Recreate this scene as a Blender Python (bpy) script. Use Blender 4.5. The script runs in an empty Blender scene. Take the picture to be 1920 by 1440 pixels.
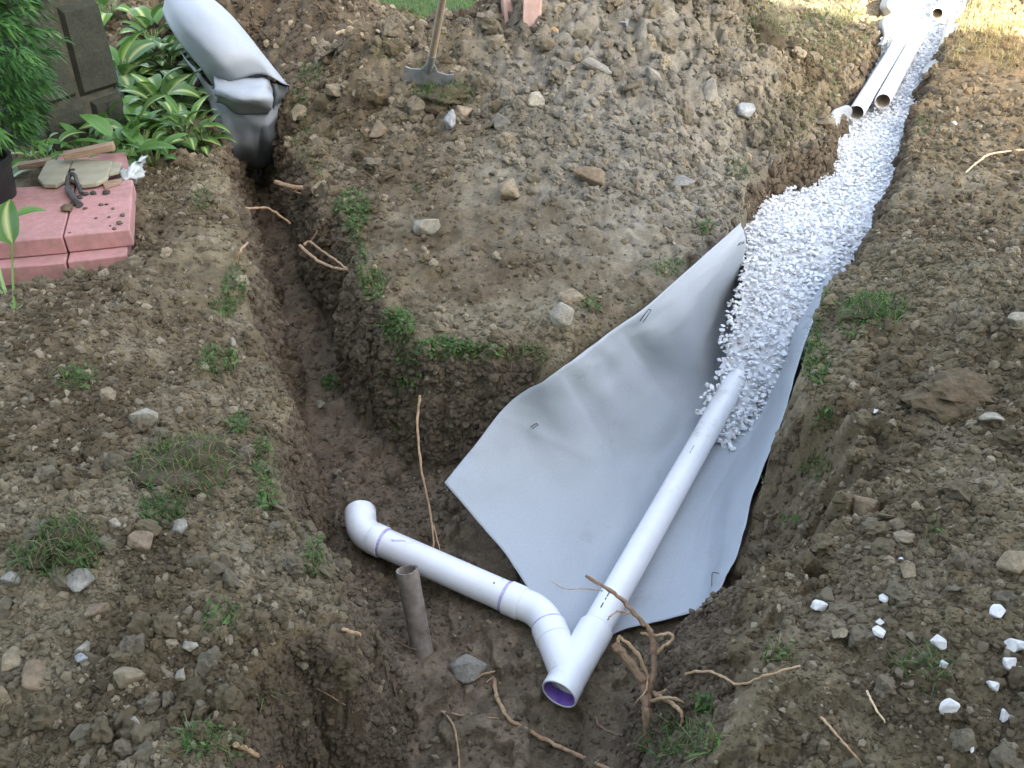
import bpy, bmesh, math, random
import numpy as np
from mathutils import Vector, Matrix, Euler

random.seed(7); RS = np.random.RandomState(11)
scene = bpy.context.scene
COL = scene.collection

# ------------------------------------------------------------------ camera
F, PITCH, HC = 1663.0, math.radians(36), 2.0          # focal length in photo pixels, tilt, height of the lens
cam = bpy.data.cameras.new('camera'); camo = bpy.data.objects.new('camera', cam); COL.objects.link(camo)
cam.sensor_width = 36; cam.lens = 36 * F / 1920
cam.clip_start = 0.05; cam.clip_end = 2000
camo.location = (0, 0, HC); camo.rotation_euler = (math.radians(90) - PITCH, 0, 0)
scene.camera = camo

# ------------------------------------------------------------------ sky, sun, exposure
SUN_ELEV = math.radians(28)
SUN_FROM = Vector((0.51, -0.86, 0)).normalized()       # the sun stands behind the camera, to the right
world = bpy.data.worlds.new('World'); scene.world = world; world.use_nodes = True
wn = world.node_tree.nodes; wl = world.node_tree.links
sky = wn.new('ShaderNodeTexSky'); sky.sky_type = 'NISHITA'; sky.sun_disc = False
sky.sun_elevation = SUN_ELEV
sky.sun_rotation = math.atan2(SUN_FROM.x, SUN_FROM.y)
sky.air_density = 1.0; sky.dust_density = 4.0; sky.ozone_density = 0.6
bg = wn['Background']; bg.inputs['Strength'].default_value = 0.13
hs = wn.new('ShaderNodeHueSaturation'); hs.inputs['Saturation'].default_value = 0.7     # thin high haze pales the blue
wl.new(sky.outputs[0], hs.inputs['Color']); wl.new(hs.outputs[0], bg.inputs[0])
sd = bpy.data.lights.new('sun', 'SUN'); sd.energy = 4.4; sd.angle = math.radians(0.5); sd.color = (1, 0.93, 0.82)
so = bpy.data.objects.new('sun', sd); COL.objects.link(so)
sdir = Vector((SUN_FROM.x * math.cos(SUN_ELEV), SUN_FROM.y * math.cos(SUN_ELEV), math.sin(SUN_ELEV)))
so.rotation_euler = sdir.to_track_quat('Z', 'Y').to_euler(); so.location = sdir * 30
scene.view_settings.view_transform = 'Standard'; scene.view_settings.look = 'None'
scene.view_settings.gamma = 1; scene.view_settings.use_curve_mapping = False
scene.view_settings.exposure = 3.0

# ------------------------------------------------------------------ numeric helpers
CP, SP = math.cos(PITCH), math.sin(PITCH)
def ray(px, py):
    px = np.asarray(px, float); py = np.asarray(py, float)
    xc = (px - 960) / F; yc = (py - 720) / F
    return np.stack([xc, CP - yc * SP, -SP - yc * CP], -1)
def un(px, py, z):
    """where the sight line of a photo point meets height z, in metres"""
    d = ray(px, py); t = (z - HC) / d[..., 2]
    return np.stack([d[..., 0] * t, d[..., 1] * t, HC + d[..., 2] * t], -1)
def unv(px, py, z): return Vector(un(px, py, z))

def _h(ix, iy, s):
    n = (ix.astype(np.int64) * 374761393 + iy.astype(np.int64) * 668265263 + s * 974711) & 0x7fffffff
    n = ((n ^ (n >> 13)) * 1274126177) & 0x7fffffff
    return ((n ^ (n >> 16)) & 0xffffff) / float(0xffffff)
def vnoise(x, y, s=0):
    ix = np.floor(x); iy = np.floor(y); fx = x - ix; fy = y - iy
    fx = fx * fx * fx * (fx * (fx * 6 - 15) + 10); fy = fy * fy * fy * (fy * (fy * 6 - 15) + 10)
    a = _h(ix, iy, s); b = _h(ix + 1, iy, s); c = _h(ix, iy + 1, s); d = _h(ix + 1, iy + 1, s)
    return (a + (b - a) * fx + (c - a) * fy + (a - b - c + d) * fx * fy) * 2 - 1
def fbm(x, y, f, o, s=0, g=0.5):
    r = 0; a = 1
    for k in range(o):
        cs, sn = math.cos(k * 1.1), math.sin(k * 1.1)
        r = r + a * vnoise((x * cs - y * sn) * f + 17.3 * k, (x * sn + y * cs) * f - 9.1 * k, s + k); a *= g; f *= 2.03
    return r
def cells(x, y, f, s=0):
    """rounded lumps: 1 at a cell's centre, 0 at its edge; and a random value of the cell"""
    x = x * f; y = y * f; ix = np.floor(x); iy = np.floor(y)
    best = np.full(x.shape, 9.0); val = np.zeros(x.shape)
    for dx in (-1, 0, 1):
        for dy in (-1, 0, 1):
            jx = ix + dx; jy = iy + dy
            r = _h(jx, jy, s + 2)
            d = ((jx + _h(jx, jy, s) - x) ** 2 + (jy + _h(jx, jy, s + 1) - y) ** 2) / (0.35 + 0.65 * r) ** 2
            m = d < best; best = np.where(m, d, best); val = np.where(m, r, val)
    return np.sqrt(np.clip(1 - best, 0, 1)), val
def sstep(a, b, x):
    t = np.clip((x - a) / (b - a), 0, 1); return t * t * (3 - 2 * t)
def sdist(x, y, poly):
    """signed distance to a polygon, positive inside"""
    P = np.asarray(poly); best = np.full(x.shape, 1e9); ins = np.zeros(x.shape, bool)
    for i in range(len(P)):
        a = P[i - 1]; b = P[i]; e = b - a; L = (e ** 2).sum() + 1e-12
        t = np.clip(((x - a[0]) * e[0] + (y - a[1]) * e[1]) / L, 0, 1)
        best = np.minimum(best, (x - a[0] - t * e[0]) ** 2 + (y - a[1] - t * e[1]) ** 2)
        c = ((a[1] > y) != (b[1] > y)) & (x < (b[0] - a[0]) * (y - a[1]) / (b[1] - a[1] + 1e-15) + a[0])
        ins ^= c
    d = np.sqrt(best); return np.where(ins, d, -d)
def gauss(x, y, cx, cy, sx, sy, rot=0):
    c, s = math.cos(rot), math.sin(rot); u = (x - cx) * c + (y - cy) * s; v = -(x - cx) * s + (y - cy) * c
    return np.exp(-0.5 * ((u / sx) ** 2 + (v / sy) ** 2))

# ------------------------------------------------------------------ scene-object helpers
def tag(o, label=None, cat=None, group=None, kind=None):
    if label: o['label'] = label
    if cat: o['category'] = cat
    if group: o['group'] = group
    if kind: o['kind'] = kind
    return o
def empty(name, loc=(0, 0, 0), rz=0):
    o = bpy.data.objects.new(name, None); COL.objects.link(o); o.location = loc; o.rotation_euler = (0, 0, rz)
    o.empty_display_size = 0.1
    return o
def link(name, me, parent=None, loc=None, rot=None):
    o = bpy.data.objects.new(name, me); COL.objects.link(o)
    if parent is not None: o.parent = parent
    if loc is not None: o.location = loc
    if rot is not None: o.rotation_euler = rot
    return o
def mesh(name, V, Fc, mat, smooth=True, col=None, mats=None):
    me = bpy.data.meshes.new(name); me.from_pydata([tuple(map(float, v)) for v in V], [], Fc)
    for m in (mats or [mat]): me.materials.append(m)
    if smooth: me.polygons.foreach_set('use_smooth', [True] * len(me.polygons))
    if col is not None: setcol(me, col)
    me.update(); return me
def setcol(me, col):
    a = me.color_attributes.new('col', 'FLOAT_COLOR', 'POINT')
    c = np.ones((len(me.vertices), 4), np.float32); c[:, :3] = col
    a.data.foreach_set('color', c.ravel())
def tri_mesh(name, V, T, mat, col=None, smooth=False):
    V = np.asarray(V, np.float32); T = np.asarray(T, np.int32); k = T.shape[1]
    me = bpy.data.meshes.new(name); me.vertices.add(len(V)); me.vertices.foreach_set('co', V.ravel())
    me.loops.add(T.size); me.loops.foreach_set('vertex_index', T.ravel())
    me.polygons.add(len(T)); me.polygons.foreach_set('loop_start', np.arange(len(T), dtype=np.int32) * k)
    me.polygons.foreach_set('use_smooth', np.full(len(T), smooth))
    me.update(calc_edges=True); me.materials.append(mat)
    if col is not None: setcol(me, col)
    return me
def world_inside(parent, o):
    """keeps a part where it was modelled when its parent stands elsewhere"""
    o.matrix_parent_inverse = Matrix.LocRotScale(parent.location, parent.rotation_euler, parent.scale).inverted()

# ------------------------------------------------------------------ materials
def newmat(name):
    m = bpy.data.materials.new(name); m.use_nodes = True
    n = m.node_tree.nodes; b = n['Principled BSDF']; return m, n, m.node_tree.links, b
def mat_earth(name, fine=0.35, bump=0.6, rough=0.95, scale=1.0):
    """colour comes from the vertices (kinds of earth and stone), fine grain from noise"""
    m, n, l, b = newmat(name)
    at = n.new('ShaderNodeAttribute'); at.attribute_name = 'col'
    tc = n.new('ShaderNodeTexCoord')
    n1 = n.new('ShaderNodeTexNoise'); n1.inputs['Scale'].default_value = 90 * scale; n1.inputs['Detail'].default_value = 6; n1.inputs['Roughness'].default_value = 0.7
    n2 = n.new('ShaderNodeTexNoise'); n2.inputs['Scale'].default_value = 14 * scale; n2.inputs['Detail'].default_value = 4
    for q in (n1, n2): l.new(tc.outputs['Object'], q.inputs['Vector'])
    r = n.new('ShaderNodeMapRange'); r.inputs[1].default_value = 0.3; r.inputs[2].default_value = 0.7; r.inputs[3].default_value = 1 - fine; r.inputs[4].default_value = 1 + fine
    l.new(n1.outputs['Fac'], r.inputs[0])
    r2 = n.new('ShaderNodeMapRange'); r2.inputs[1].default_value = 0.3; r2.inputs[2].default_value = 0.7; r2.inputs[3].default_value = 0.8; r2.inputs[4].default_value = 1.2
    l.new(n2.outputs['Fac'], r2.inputs[0])
    mu = n.new('ShaderNodeMath'); mu.operation = 'MULTIPLY'; l.new(r.outputs[0], mu.inputs[0]); l.new(r2.outputs[0], mu.inputs[1])
    vm = n.new('ShaderNodeVectorMath'); vm.operation = 'SCALE'; l.new(at.outputs['Color'], vm.inputs[0]); l.new(mu.outputs[0], vm.inputs['Scale'])
    l.new(vm.outputs[0], b.inputs['Base Color'])
    b.inputs['Roughness'].default_value = rough; b.inputs['Specular IOR Level'].default_value = 0.25
    bp = n.new('ShaderNodeBump'); bp.inputs['Strength'].default_value = bump; bp.inputs['Distance'].default_value = 0.010
    l.new(n1.outputs['Fac'], bp.inputs['Height']); l.new(bp.outputs[0], b.inputs['Normal'])
    return m
def mat_plain(name, c1, c2, scale=20, rough=0.6, bump=0.2, dist=0.003, detail=4, spec=0.4, stretch=None, metal=0):
    m, n, l, b = newmat(name)
    tc = n.new('ShaderNodeTexCoord'); nz = n.new('ShaderNodeTexNoise'); nz.inputs['Scale'].default_value = scale; nz.inputs['Detail'].default_value = detail
    nz.inputs['Roughness'].default_value = 0.65
    if stretch:
        mp = n.new('ShaderNodeMapping'); mp.inputs['Scale'].default_value = stretch; l.new(tc.outputs['Object'], mp.inputs[0]); l.new(mp.outputs[0], nz.inputs['Vector'])
    else: l.new(tc.outputs['Object'], nz.inputs['Vector'])
    cr = n.new('ShaderNodeValToRGB'); cr.color_ramp.elements[0].position = 0.32; cr.color_ramp.elements[1].position = 0.68
    cr.color_ramp.elements[0].color = (*c1, 1); cr.color_ramp.elements[1].color = (*c2, 1)
    l.new(nz.outputs['Fac'], cr.inputs[0]); l.new(cr.outputs[0], b.inputs['Base Color'])
    b.inputs['Roughness'].default_value = rough; b.inputs['Specular IOR Level'].default_value = spec; b.inputs['Metallic'].default_value = metal
    if bump:
        bp = n.new('ShaderNodeBump'); bp.inputs['Strength'].default_value = bump; bp.inputs['Distance'].default_value = dist
        l.new(nz.outputs['Fac'], bp.inputs['Height']); l.new(bp.outputs[0], b.inputs['Normal'])
    return m
def mat_col(name, rough=0.6, spec=0.3, transl=0.0, vary=0.2):
    """leaf and blade material: colour on the vertices, some light passing through"""
    m, n, l, b = newmat(name)
    at = n.new('ShaderNodeAttribute'); at.attribute_name = 'col'
    oi = n.new('ShaderNodeObjectInfo'); r = n.new('ShaderNodeMapRange'); r.inputs[3].default_value = 1 - vary; r.inputs[4].default_value = 1 + vary
    l.new(oi.outputs['Random'], r.inputs[0])
    vm = n.new('ShaderNodeVectorMath'); vm.operation = 'SCALE'; l.new(at.outputs['Color'], vm.inputs[0]); l.new(r.outputs[0], vm.inputs['Scale'])
    l.new(vm.outputs[0], b.inputs['Base Color']); b.inputs['Roughness'].default_value = rough; b.inputs['Specular IOR Level'].default_value = spec
    if transl:
        t = n.new('ShaderNodeBsdfTranslucent'); l.new(vm.outputs[0], t.inputs[0]); mx = n.new('ShaderNodeMixShader'); mx.inputs[0].default_value = transl
        l.new(b.outputs[0], mx.inputs[1]); l.new(t.outputs[0], mx.inputs[2]); l.new(mx.outputs[0], n['Material Output'].inputs[0])
    return m
M_SOIL = mat_earth('soil')
M_ROCK = mat_earth('rock', fine=0.34, bump=0.8, rough=0.9, scale=0.7)
M_GRAVEL = mat_earth('white_crushed_stone', fine=0.10, bump=0.3, rough=0.85)
M_GRASS = mat_col('grass', 0.55, 0.3, 0.35)
M_LEAF = mat_col('leaf', 0.42, 0.4, 0.25, 0.15)
M_PVC = mat_plain('white_pvc', (0.74, 0.75, 0.76), (0.80, 0.81, 0.82), 6, 0.32, 0.02, spec=0.5)
M_PVCIN = mat_plain('pvc_inside_dusty', (0.70, 0.62, 0.52), (0.78, 0.72, 0.62), 12, 0.6, 0.05)
def dirty(m, col, scale, lo, hi, amount):
    n = m.node_tree.nodes; l = m.node_tree.links; b = n['Principled BSDF']; src = b.inputs['Base Color'].links[0].from_socket
    tc = n.new('ShaderNodeTexCoord'); z = n.new('ShaderNodeTexNoise'); z.inputs['Scale'].default_value = scale; z.inputs['Detail'].default_value = 8; z.inputs['Roughness'].default_value = .72; l.new(tc.outputs['Object'], z.inputs['Vector'])
    r = n.new('ShaderNodeMapRange'); r.inputs[1].default_value = lo; r.inputs[2].default_value = hi; r.inputs[4].default_value = amount; l.new(z.outputs['Fac'], r.inputs[0])
    mx = n.new('ShaderNodeMix'); mx.data_type = 'RGBA'; l.new(r.outputs[0], mx.inputs['Factor']); l.new(src, mx.inputs['A']); mx.inputs['B'].default_value = (*col, 1); l.new(mx.outputs['Result'], b.inputs['Base Color'])
dirty(M_PVC, (.30, .24, .17), 7, .56, .74, .5)
M_PURPLE = mat_plain('purple_primer', (0.30, 0.25, 0.50), (0.55, 0.51, 0.70), 45, 0.4, 0.02)
M_PURPLE2 = mat_plain('purple_primer_strong', (0.19, 0.10, 0.46), (0.30, 0.19, 0.60), 30, 0.35, 0.02)
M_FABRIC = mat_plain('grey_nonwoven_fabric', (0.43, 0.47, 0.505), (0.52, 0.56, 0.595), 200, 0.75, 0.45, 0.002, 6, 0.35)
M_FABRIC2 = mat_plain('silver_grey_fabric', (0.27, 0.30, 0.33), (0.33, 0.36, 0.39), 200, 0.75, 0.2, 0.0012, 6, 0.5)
M_FABRICW = mat_plain('pale_cream_fabric', (0.46, 0.44, 0.40), (0.56, 0.54, 0.49), 160, 0.8, 0.2, 0.001)
M_ROOT = mat_plain('root_bark', (0.26, 0.16, 0.085), (0.46, 0.32, 0.19), 60, 0.8, 0.5, 0.003)
M_ROOTD = mat_plain('dark_root_bark', (0.15, 0.095, 0.06), (0.30, 0.20, 0.12), 55, 0.85, 0.6, 0.004)
M_WOODCUT = mat_plain('cut_wood', (0.5, 0.38, 0.22), (0.62, 0.5, 0.32), 60, 0.8, 0.2)
M_HANDLE = mat_plain('worn_wood_handle', (0.30, 0.23, 0.16), (0.42, 0.34, 0.25), 14, 0.7, 0.3, 0.002, stretch=(8, 8, 0.6))
M_STEEL = mat_plain('dull_steel', (0.20, 0.21, 0.21), (0.32, 0.33, 0.33), 25, 0.5, 0.15, metal=0.35)
M_DARKMETAL = mat_plain('blackened_metal', (0.03, 0.03, 0.03), (0.07, 0.065, 0.06), 25, 0.6, 0.3)
M_RUST = mat_plain('grey_rusty_iron', (0.13, 0.10, 0.08), (0.27, 0.23, 0.19), 22, 0.85, 0.4, 0.003)
M_PINK = mat_plain('pink_concrete', (0.38, 0.19, 0.175), (0.47, 0.25, 0.235), 28, 0.9, 0.35, 0.002, 6)
dirty(M_PINK, (.17, .12, .085), 6, .50, .72, .5)
dirty(M_FABRIC, (.25, .21, .16), 4, .60, .80, .5)
def sheer(m, k):
    n = m.node_tree.nodes; l = m.node_tree.links; b = n['Principled BSDF']; t = n.new('ShaderNodeBsdfTranslucent'); l.new(b.inputs['Base Color'].links[0].from_socket, t.inputs[0])
    mx = n.new('ShaderNodeMixShader'); mx.inputs[0].default_value = k; l.new(b.outputs[0], mx.inputs[1]); l.new(t.outputs[0], mx.inputs[2]); l.new(mx.outputs[0], n['Material Output'].inputs[0])
def creased(m, scale, dist):
    n = m.node_tree.nodes; l = m.node_tree.links; b = n['Principled BSDF']; tc = n.new('ShaderNodeTexCoord'); z = n.new('ShaderNodeTexNoise'); z.noise_type = 'RIDGED_MULTIFRACTAL' if hasattr(z, 'noise_type') else 'FBM'
    z.inputs['Scale'].default_value = scale; z.inputs['Detail'].default_value = 2; l.new(tc.outputs['Object'], z.inputs['Vector'])
    bp = n.new('ShaderNodeBump'); bp.inputs['Strength'].default_value = .45; bp.inputs['Distance'].default_value = dist; l.new(z.outputs['Fac'], bp.inputs['Height']); l.new(b.inputs['Normal'].links[0].from_socket, bp.inputs['Normal']); l.new(bp.outputs[0], b.inputs['Normal'])
creased(M_FABRIC, 3.0, .006); creased(M_FABRIC2, 4.0, .006)
sheer(M_FABRIC, .22); sheer(M_FABRICW, .25)
M_WIRE = mat_plain('staple_wire', (0.05, 0.05, 0.05), (0.10, 0.10, 0.10), 20, 0.4, 0, metal=0.6)
M_BOARD = mat_plain('weathered_board', (0.20, 0.13, 0.085), (0.33, 0.23, 0.16), 14, 0.85, 0.4, 0.003, stretch=(1, 8, 8))
M_SOLE = mat_plain('dark_rubber', (0.03, 0.028, 0.025), (0.06, 0.055, 0.05), 18, 0.8, 0.2)
M_BLACK = mat_plain('black_plastic', (0.012, 0.012, 0.013), (0.025, 0.025, 0.026), 12, 0.5, 0.1)
M_MORTAR = mat_plain('shaded_mossy_mortar', (0.035, 0.037, 0.026), (0.085, 0.08, 0.058), 16, 0.95, 0.6, 0.008)  # mossy tone darkened to hold the shade around the pillar
M_FILM = mat_plain('cloudy_plastic_film', (0.38, 0.41, 0.40), (0.5, 0.53, 0.52), 14, 0.35, 0.4, 0.004, spec=0.6)
M_SIDING = mat_plain('pale_siding', (0.52, 0.50, 0.46), (0.58, 0.56, 0.52), 3, 0.7, 0.05)
M_ROOF = mat_plain('roof_shingle', (0.06, 0.055, 0.05), (0.10, 0.09, 0.085), 8, 0.9, 0.5, 0.01)
M_TRIM = mat_plain('white_trim', (0.72, 0.72, 0.70), (0.78, 0.78, 0.76), 5, 0.6, 0.05)
M_GLASS = mat_plain('dark_window_glass', (0.02, 0.022, 0.025), (0.03, 0.032, 0.035), 2, 0.05, 0)

# ------------------------------------------------------------------ the lie of the land
def lip(points): return [tuple(un(px, py, z)[:2]) for px, py, z in points]
TRENCH = (lip([(395, 110, 0), (395, 230, 0), (420, 330, 0), (440, 430, 0), (460, 520, 0), (475, 600, 0), (497, 700, 0), (512, 800, 0),
               (520, 900, 0), (530, 985, 0), (570, 1040, 0), (612, 1092, 0), (640, 1150, 0), (600, 1205, 0), (540, 1245, 0),
               (480, 1295, 0), (430, 1345, 0), (405, 1440, 0)]) + [(-0.72, 0.9), (-0.5, 0.55), (0.45, 0.5)] +
          lip([(1400, 1500, 0), (1425, 1400, 0), (1440, 1300, 0), (1450, 1220, 0), (1462, 1140, 0), (1462, 1060, 0), (1458, 960, 0), (1462, 880, 0), (1480, 780, 0),
               (1515, 690, 0), (1530, 600, 0), (1580, 530, 0), (1650, 430, 0), (1690, 330, 0), (1705, 260, 0), (1740, 190, 0),
               (1800, 50, 0), (1830, 0, 0), (1900, -110, 0), (1700, -110, 0), (1660, 0, 0), (1640, 60, 0), (1600, 145, 0), (1555, 205, 0),
               (1525, 285, 0), (1460, 297, 0), (1395, 345, 0), (1383, 400, 0), (1335, 455, 0), (1200, 582, 0), (1120, 635, 0), (1035, 690, 0),
               (985, 668, 0), (910, 668, 0), (850, 650, 0), (800, 652, 0), (745, 612, 0), (715, 560, 0), (700, 530, 0), (660, 440, 0), (612, 360, 0), (560, 270, 0),
               (530, 200, 0), (505, 110, 0)]))
GRAVEL_Y = [2.2, 3.0, 3.4, 3.8, 4.3, 5.0, 6.5, 12]; GRAVEL_Z = [-.64, -.575, -.45, -.31, -.18, -.135, -.12, -.11]
def gravel_z(y): return np.interp(y, GRAVEL_Y, GRAVEL_Z)

def land(x, y, detail=True):
    """height, wetness (trench earth), stone dust and turf of the ground"""
    wx = x + 0.05 * fbm(x, y, 3.1, 3, 5) + .018 * fbm(x, y, 14, 2, 6); wy = y + 0.05 * fbm(x, y, 3.1, 3, 9) + .018 * fbm(x, y, 14, 2, 8)
    sd = sdist(wx, wy, TRENCH)
    base = 0.03 * fbm(x, y, 0.7, 3, 1)
    pile = 0.80 * gauss(x, y, 0.72, 6.3, 0.78, 0.75) + 0.36 * gauss(x, y, -0.95, 5.75, 0.5, 0.4) + 0.20 * gauss(x, y, 0.3, 4.75, 0.6, 0.6)
    pile = pile * (0.2 + 0.8 * sstep(0.0, 0.5, -sd))
    back = 0.50 * gauss(x, y, -2.25, 7.7, 0.75, 0.5) + 0.25 * gauss(x, y, -1.35, 7.0, .35, .35); pile = pile + back
    left = 0.16 * gauss(x, y, -1.75, 3.05, 0.45, 0.7) + 0.13 * gauss(x, y, -1.25, 1.75, 0.4, 0.45) + 0.08 * gauss(x, y, -1.55, 4.1, 0.16, 0.5)
    right = 0.34 * gauss(x, y, 2.6, 2.6, 0.8, 0.9) + 0.22 * gauss(x, y, 1.55, 1.45, 0.5, 0.5) + 0.3 * gauss(x, y, 4.4, 6.2, 0.9, 1.0) + 0.16 * gauss(x, y, 1.75, 3.0, 0.3, 0.4)
    left = left - 0.22 * gauss(x, y, -2.3, 3.74, 0.42, 0.22); nose = 0.06 * gauss(x, y, 0.1, 3.1, 0.3, 0.25)
    # trench walls: steep everywhere but the foot of the right-hand bank
    wall = 0.15 + 0.62 * gauss(x, y, 0.72, 1.40, 0.30, 0.48) + 0.06 * (fbm(x, y, 2.3, 2, 31) > 0.2)
    t = np.clip((sd + 0.01) / wall, 0, 1); t = t * t * (3 - 2 * t)
    floor = -0.62 + 0.025 * fbm(x, y, 2.2, 3, 13) + 0.05 * gauss(x, y, 0.5, 1.45, 0.2, 0.3) - 0.14 * gauss(x, y, -.42, 1.2, .16, .3) - 0.12 * gauss(x, y, -2.1, 6.4, 0.4, 0.5)
    spoil = np.clip((pile * 1.8 + left * 2.2 + right * 2.2), 0, 1)
    near = sstep(11, 8, y)
    up = base + (pile + left + right + nose)
    rim = np.exp(-(np.clip(-sd, 0, 9) / 0.10) ** 2)
    z = up * (1 - t) + floor * t
    wet = t
    dug = np.clip(1 - sstep(0.8, 1.7, -sd) + spoil * 1.5, 0, 1) * near
    turf = (1 - dug)
    if detail:
        c1, v1 = cells(x + 0.03 * vnoise(x * 9, y * 9, 3), y, 7.0, 40); c2, v2 = cells(x, y, 17.0, 50); c3, v3 = cells(x, y, 38.0, 60)
        rough = (0.35 + 0.65 * np.clip(spoil, 0, 1)) * (1 - 0.55 * t) * dug; heap = np.clip(gauss(x, y, .7, 6.1, 1.1, .75) + gauss(x, y, -.9, 5.8, .6, .6) + gauss(x, y, -2.1, 7.4, .9, .7), 0, 1)
        big = sstep(0.15, 0.6, fbm(x, y, 1.6, 2, 70) + 0.5 * spoil)
        z = z + rough * (0.045 * c1 * big * (v1 > 0.35) + 0.022 * c2 * (v2 > 0.3) + 0.008 * c3) + dug * 0.016 * fbm(x, y, 6, 5, 80, 0.62) + heap * dug * (1 - t) * (0.075 * c1 * (v1 > .2) + 0.035 * c2)
        wallness = 4 * t * (1 - t)
        cw, vw = cells(x, y, 9.0, 130); z = z + wallness * (0.06 * fbm(x, y, 5, 3, 90) + 0.07 * (cw - .4) * (vw > .3))
        z = z - rim * dug * 0.03 * (fbm(x, y, 7, 3, 95) > 0.1)
    return z, sd, wet, spoil, turf, dug

# the course of the big cloth, needed here because the earth lies under it
def spline(pts, per=8):
    P = [Vector(p) for p in pts]
    if len(P) < 3: return [P[0].lerp(P[1], i / per) for i in range(per + 1)]
    Q = [P[0] * 2 - P[1]] + P + [P[-1] * 2 - P[-2]]; out = []
    for i in range(1, len(Q) - 2):
        a, b, c, d = Q[i - 1], Q[i], Q[i + 1], Q[i + 2]
        for k in range(per):
            t = k / per; out.append(0.5 * ((2 * b) + (c - a) * t + (2 * a - 5 * b + 4 * c - d) * t * t + (3 * b - a - 3 * c + d) * t ** 3))
    out.append(P[-1]); return out
def net(rows, nu, nv):
    """smooth sheet through rows of 3-D points"""
    R = [[Vector(p) for p in row] for row in rows]
    across = [spline(row, nv) for row in R]; m = len(across[0]); cols = [spline([a[k] for a in across], nu) for k in range(m)]
    n = len(cols[0]); return [[cols[k][i] for k in range(m)] for i in range(n)]
def U(*pts): return [unv(*p) for p in pts]
main_net = net([
    U((833, 905, -.30), (940, 1030, -.48), (1066, 1202, -.607), (1175, 1178, -.607), (1295, 1148, -.56), (1352, 1106, -.42)),
    U((888, 838, -.22), (995, 945, -.45), (1125, 1065, -.607), (1228, 1065, -.607), (1322, 1040, -.57), (1380, 1035, -.36)),
    U((955, 757, -.10), (1065, 855, -.40), (1185, 955, -.607), (1280, 955, -.607), (1350, 940, -.58), (1404, 940, -.34)),
    U((1035, 697, .03), (1135, 775, -.32), (1245, 855, -.607), (1332, 855, -.607), (1390, 850, -.56), (1443, 845, -.26)),
    U((1105, 648, .05), (1195, 695, -.28), (1295, 765, -.607), (1378, 758, -.607), (1430, 757, -.52), (1475, 755, -.20)),
    U((1200, 585, .06), (1262, 630, -.2), (1335, 690, -.58), (1415, 690, -.6), (1455, 690, -.5), (1502, 660, -.14)),
    U((1300, 498, .06), (1330, 540, -.1), (1352, 590, -.45), (1430, 600, -.55), (1470, 600, -.5), (1530, 590, -.16)),
    U((1392, 418, .06), (1396, 452, -.05), (1395, 510, -.35), (1450, 510, -.5), (1500, 510, -.45), (1570, 520, -.2)),
], 16, 16)
# the grid: finer near the camera, running out to the horizon
ys = [0.35]
while ys[-1] < 11.5: ys.append(ys[-1] + 0.0035 + 0.0024 * ys[-1])
NY_FINE = len(ys)
while ys[-1] < 900: ys.append(ys[-1] * 1.35)
ys = [-900, -300, -80, -25, -8, -3, -1, -0.3, 0.1] + ys
ss = np.linspace(-1, 1, 680); ext = np.array([1.2, 1.6, 2.4, 4, 8, 20, 60, 140])
ss = np.concatenate([-ext[::-1], ss, ext])
ys = np.array(ys)
def halfw(y): return 0.95 + 0.64 * np.clip(y, 0, 12)
SS, YY = np.meshgrid(ss, ys); XX = SS * halfw(YY)
ZZ, SD, WET, SPOIL, TURF, DUG = land(XX, YY)
far = sstep(10.5, 11.5, YY); ZZ = ZZ * (1 - far)
PRESSED = np.zeros(ZZ.shape, bool)
def press_under(grid, gap):
    '''the earth gives way under a sheet'''
    G = np.array([[tuple(p) for p in row] for row in grid]); up = 5
    for ax in (0, 1):
        n = G.shape[ax]; t = np.linspace(0, n - 1, (n - 1) * up + 1); a = np.floor(t).astype(int).clip(0, n - 2); f = (t - a).reshape((-1, 1, 1) if ax == 0 else (1, -1, 1))
        G = np.take(G, a, ax) * (1 - f) + np.take(G, a + 1, ax) * f
    G = G.reshape(-1, 3); j = np.searchsorted(ys, G[:, 1]); i = np.searchsorted(ss, G[:, 0] / halfw(G[:, 1]))
    for dj in range(-3, 3):
        for di in range(-3, 3): PRESSED[np.clip(j + dj, 0, len(ys) - 1), np.clip(i + di, 0, len(ss) - 1)] = True; np.minimum.at(ZZ, (np.clip(j + dj, 0, len(ys) - 1), np.clip(i + di, 0, len(ss) - 1)), G[:, 2] - gap)
press_under(main_net, 0.045)
def bank_below(points, drop, slope):
    '''loose earth falls away from the free edge of the cloth'''
    for p in points:
        d = np.hypot(XX - p.x, YY - p.y); m = d < .6; q = d[m]; ZZ[m] = np.minimum(ZZ[m], p.z - drop + slope * q + 2.2 * np.clip(q - .12, 0, 1) * (1 + .5 * vnoise(XX[m] * 14, YY[m] * 14, 77)) + .02 * vnoise(XX[m] * 25, YY[m] * 25, 78))
bank_below([main_net[0][k] for k in range(36, len(main_net[0]), 2)] + [main_net[k][-1] for k in range(0, 30, 2)], .055, .42)
def H(x, y):
    """height of the built ground"""
    x = np.asarray(x, float); y = np.asarray(y, float)
    j = np.clip(np.searchsorted(ys, y) - 1, 0, len(ys) - 2); fy = (y - ys[j]) / (ys[j + 1] - ys[j])
    s = x / halfw(y); i = np.clip(np.searchsorted(ss, s) - 1, 0, len(ss) - 2); fs = (s - ss[i]) / (ss[i + 1] - ss[i])
    return (ZZ[j, i] * (1 - fs) + ZZ[j, i + 1] * fs) * (1 - fy) + (ZZ[j + 1, i] * (1 - fs) + ZZ[j + 1, i + 1] * fs) * fy
def fieldat(Fld, x, y):
    j = np.clip(np.searchsorted(ys, y) - 1, 0, len(ys) - 2); i = np.clip(np.searchsorted(ss, x / halfw(y)) - 1, 0, len(ss) - 2)
    return Fld[j, i]
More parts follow.
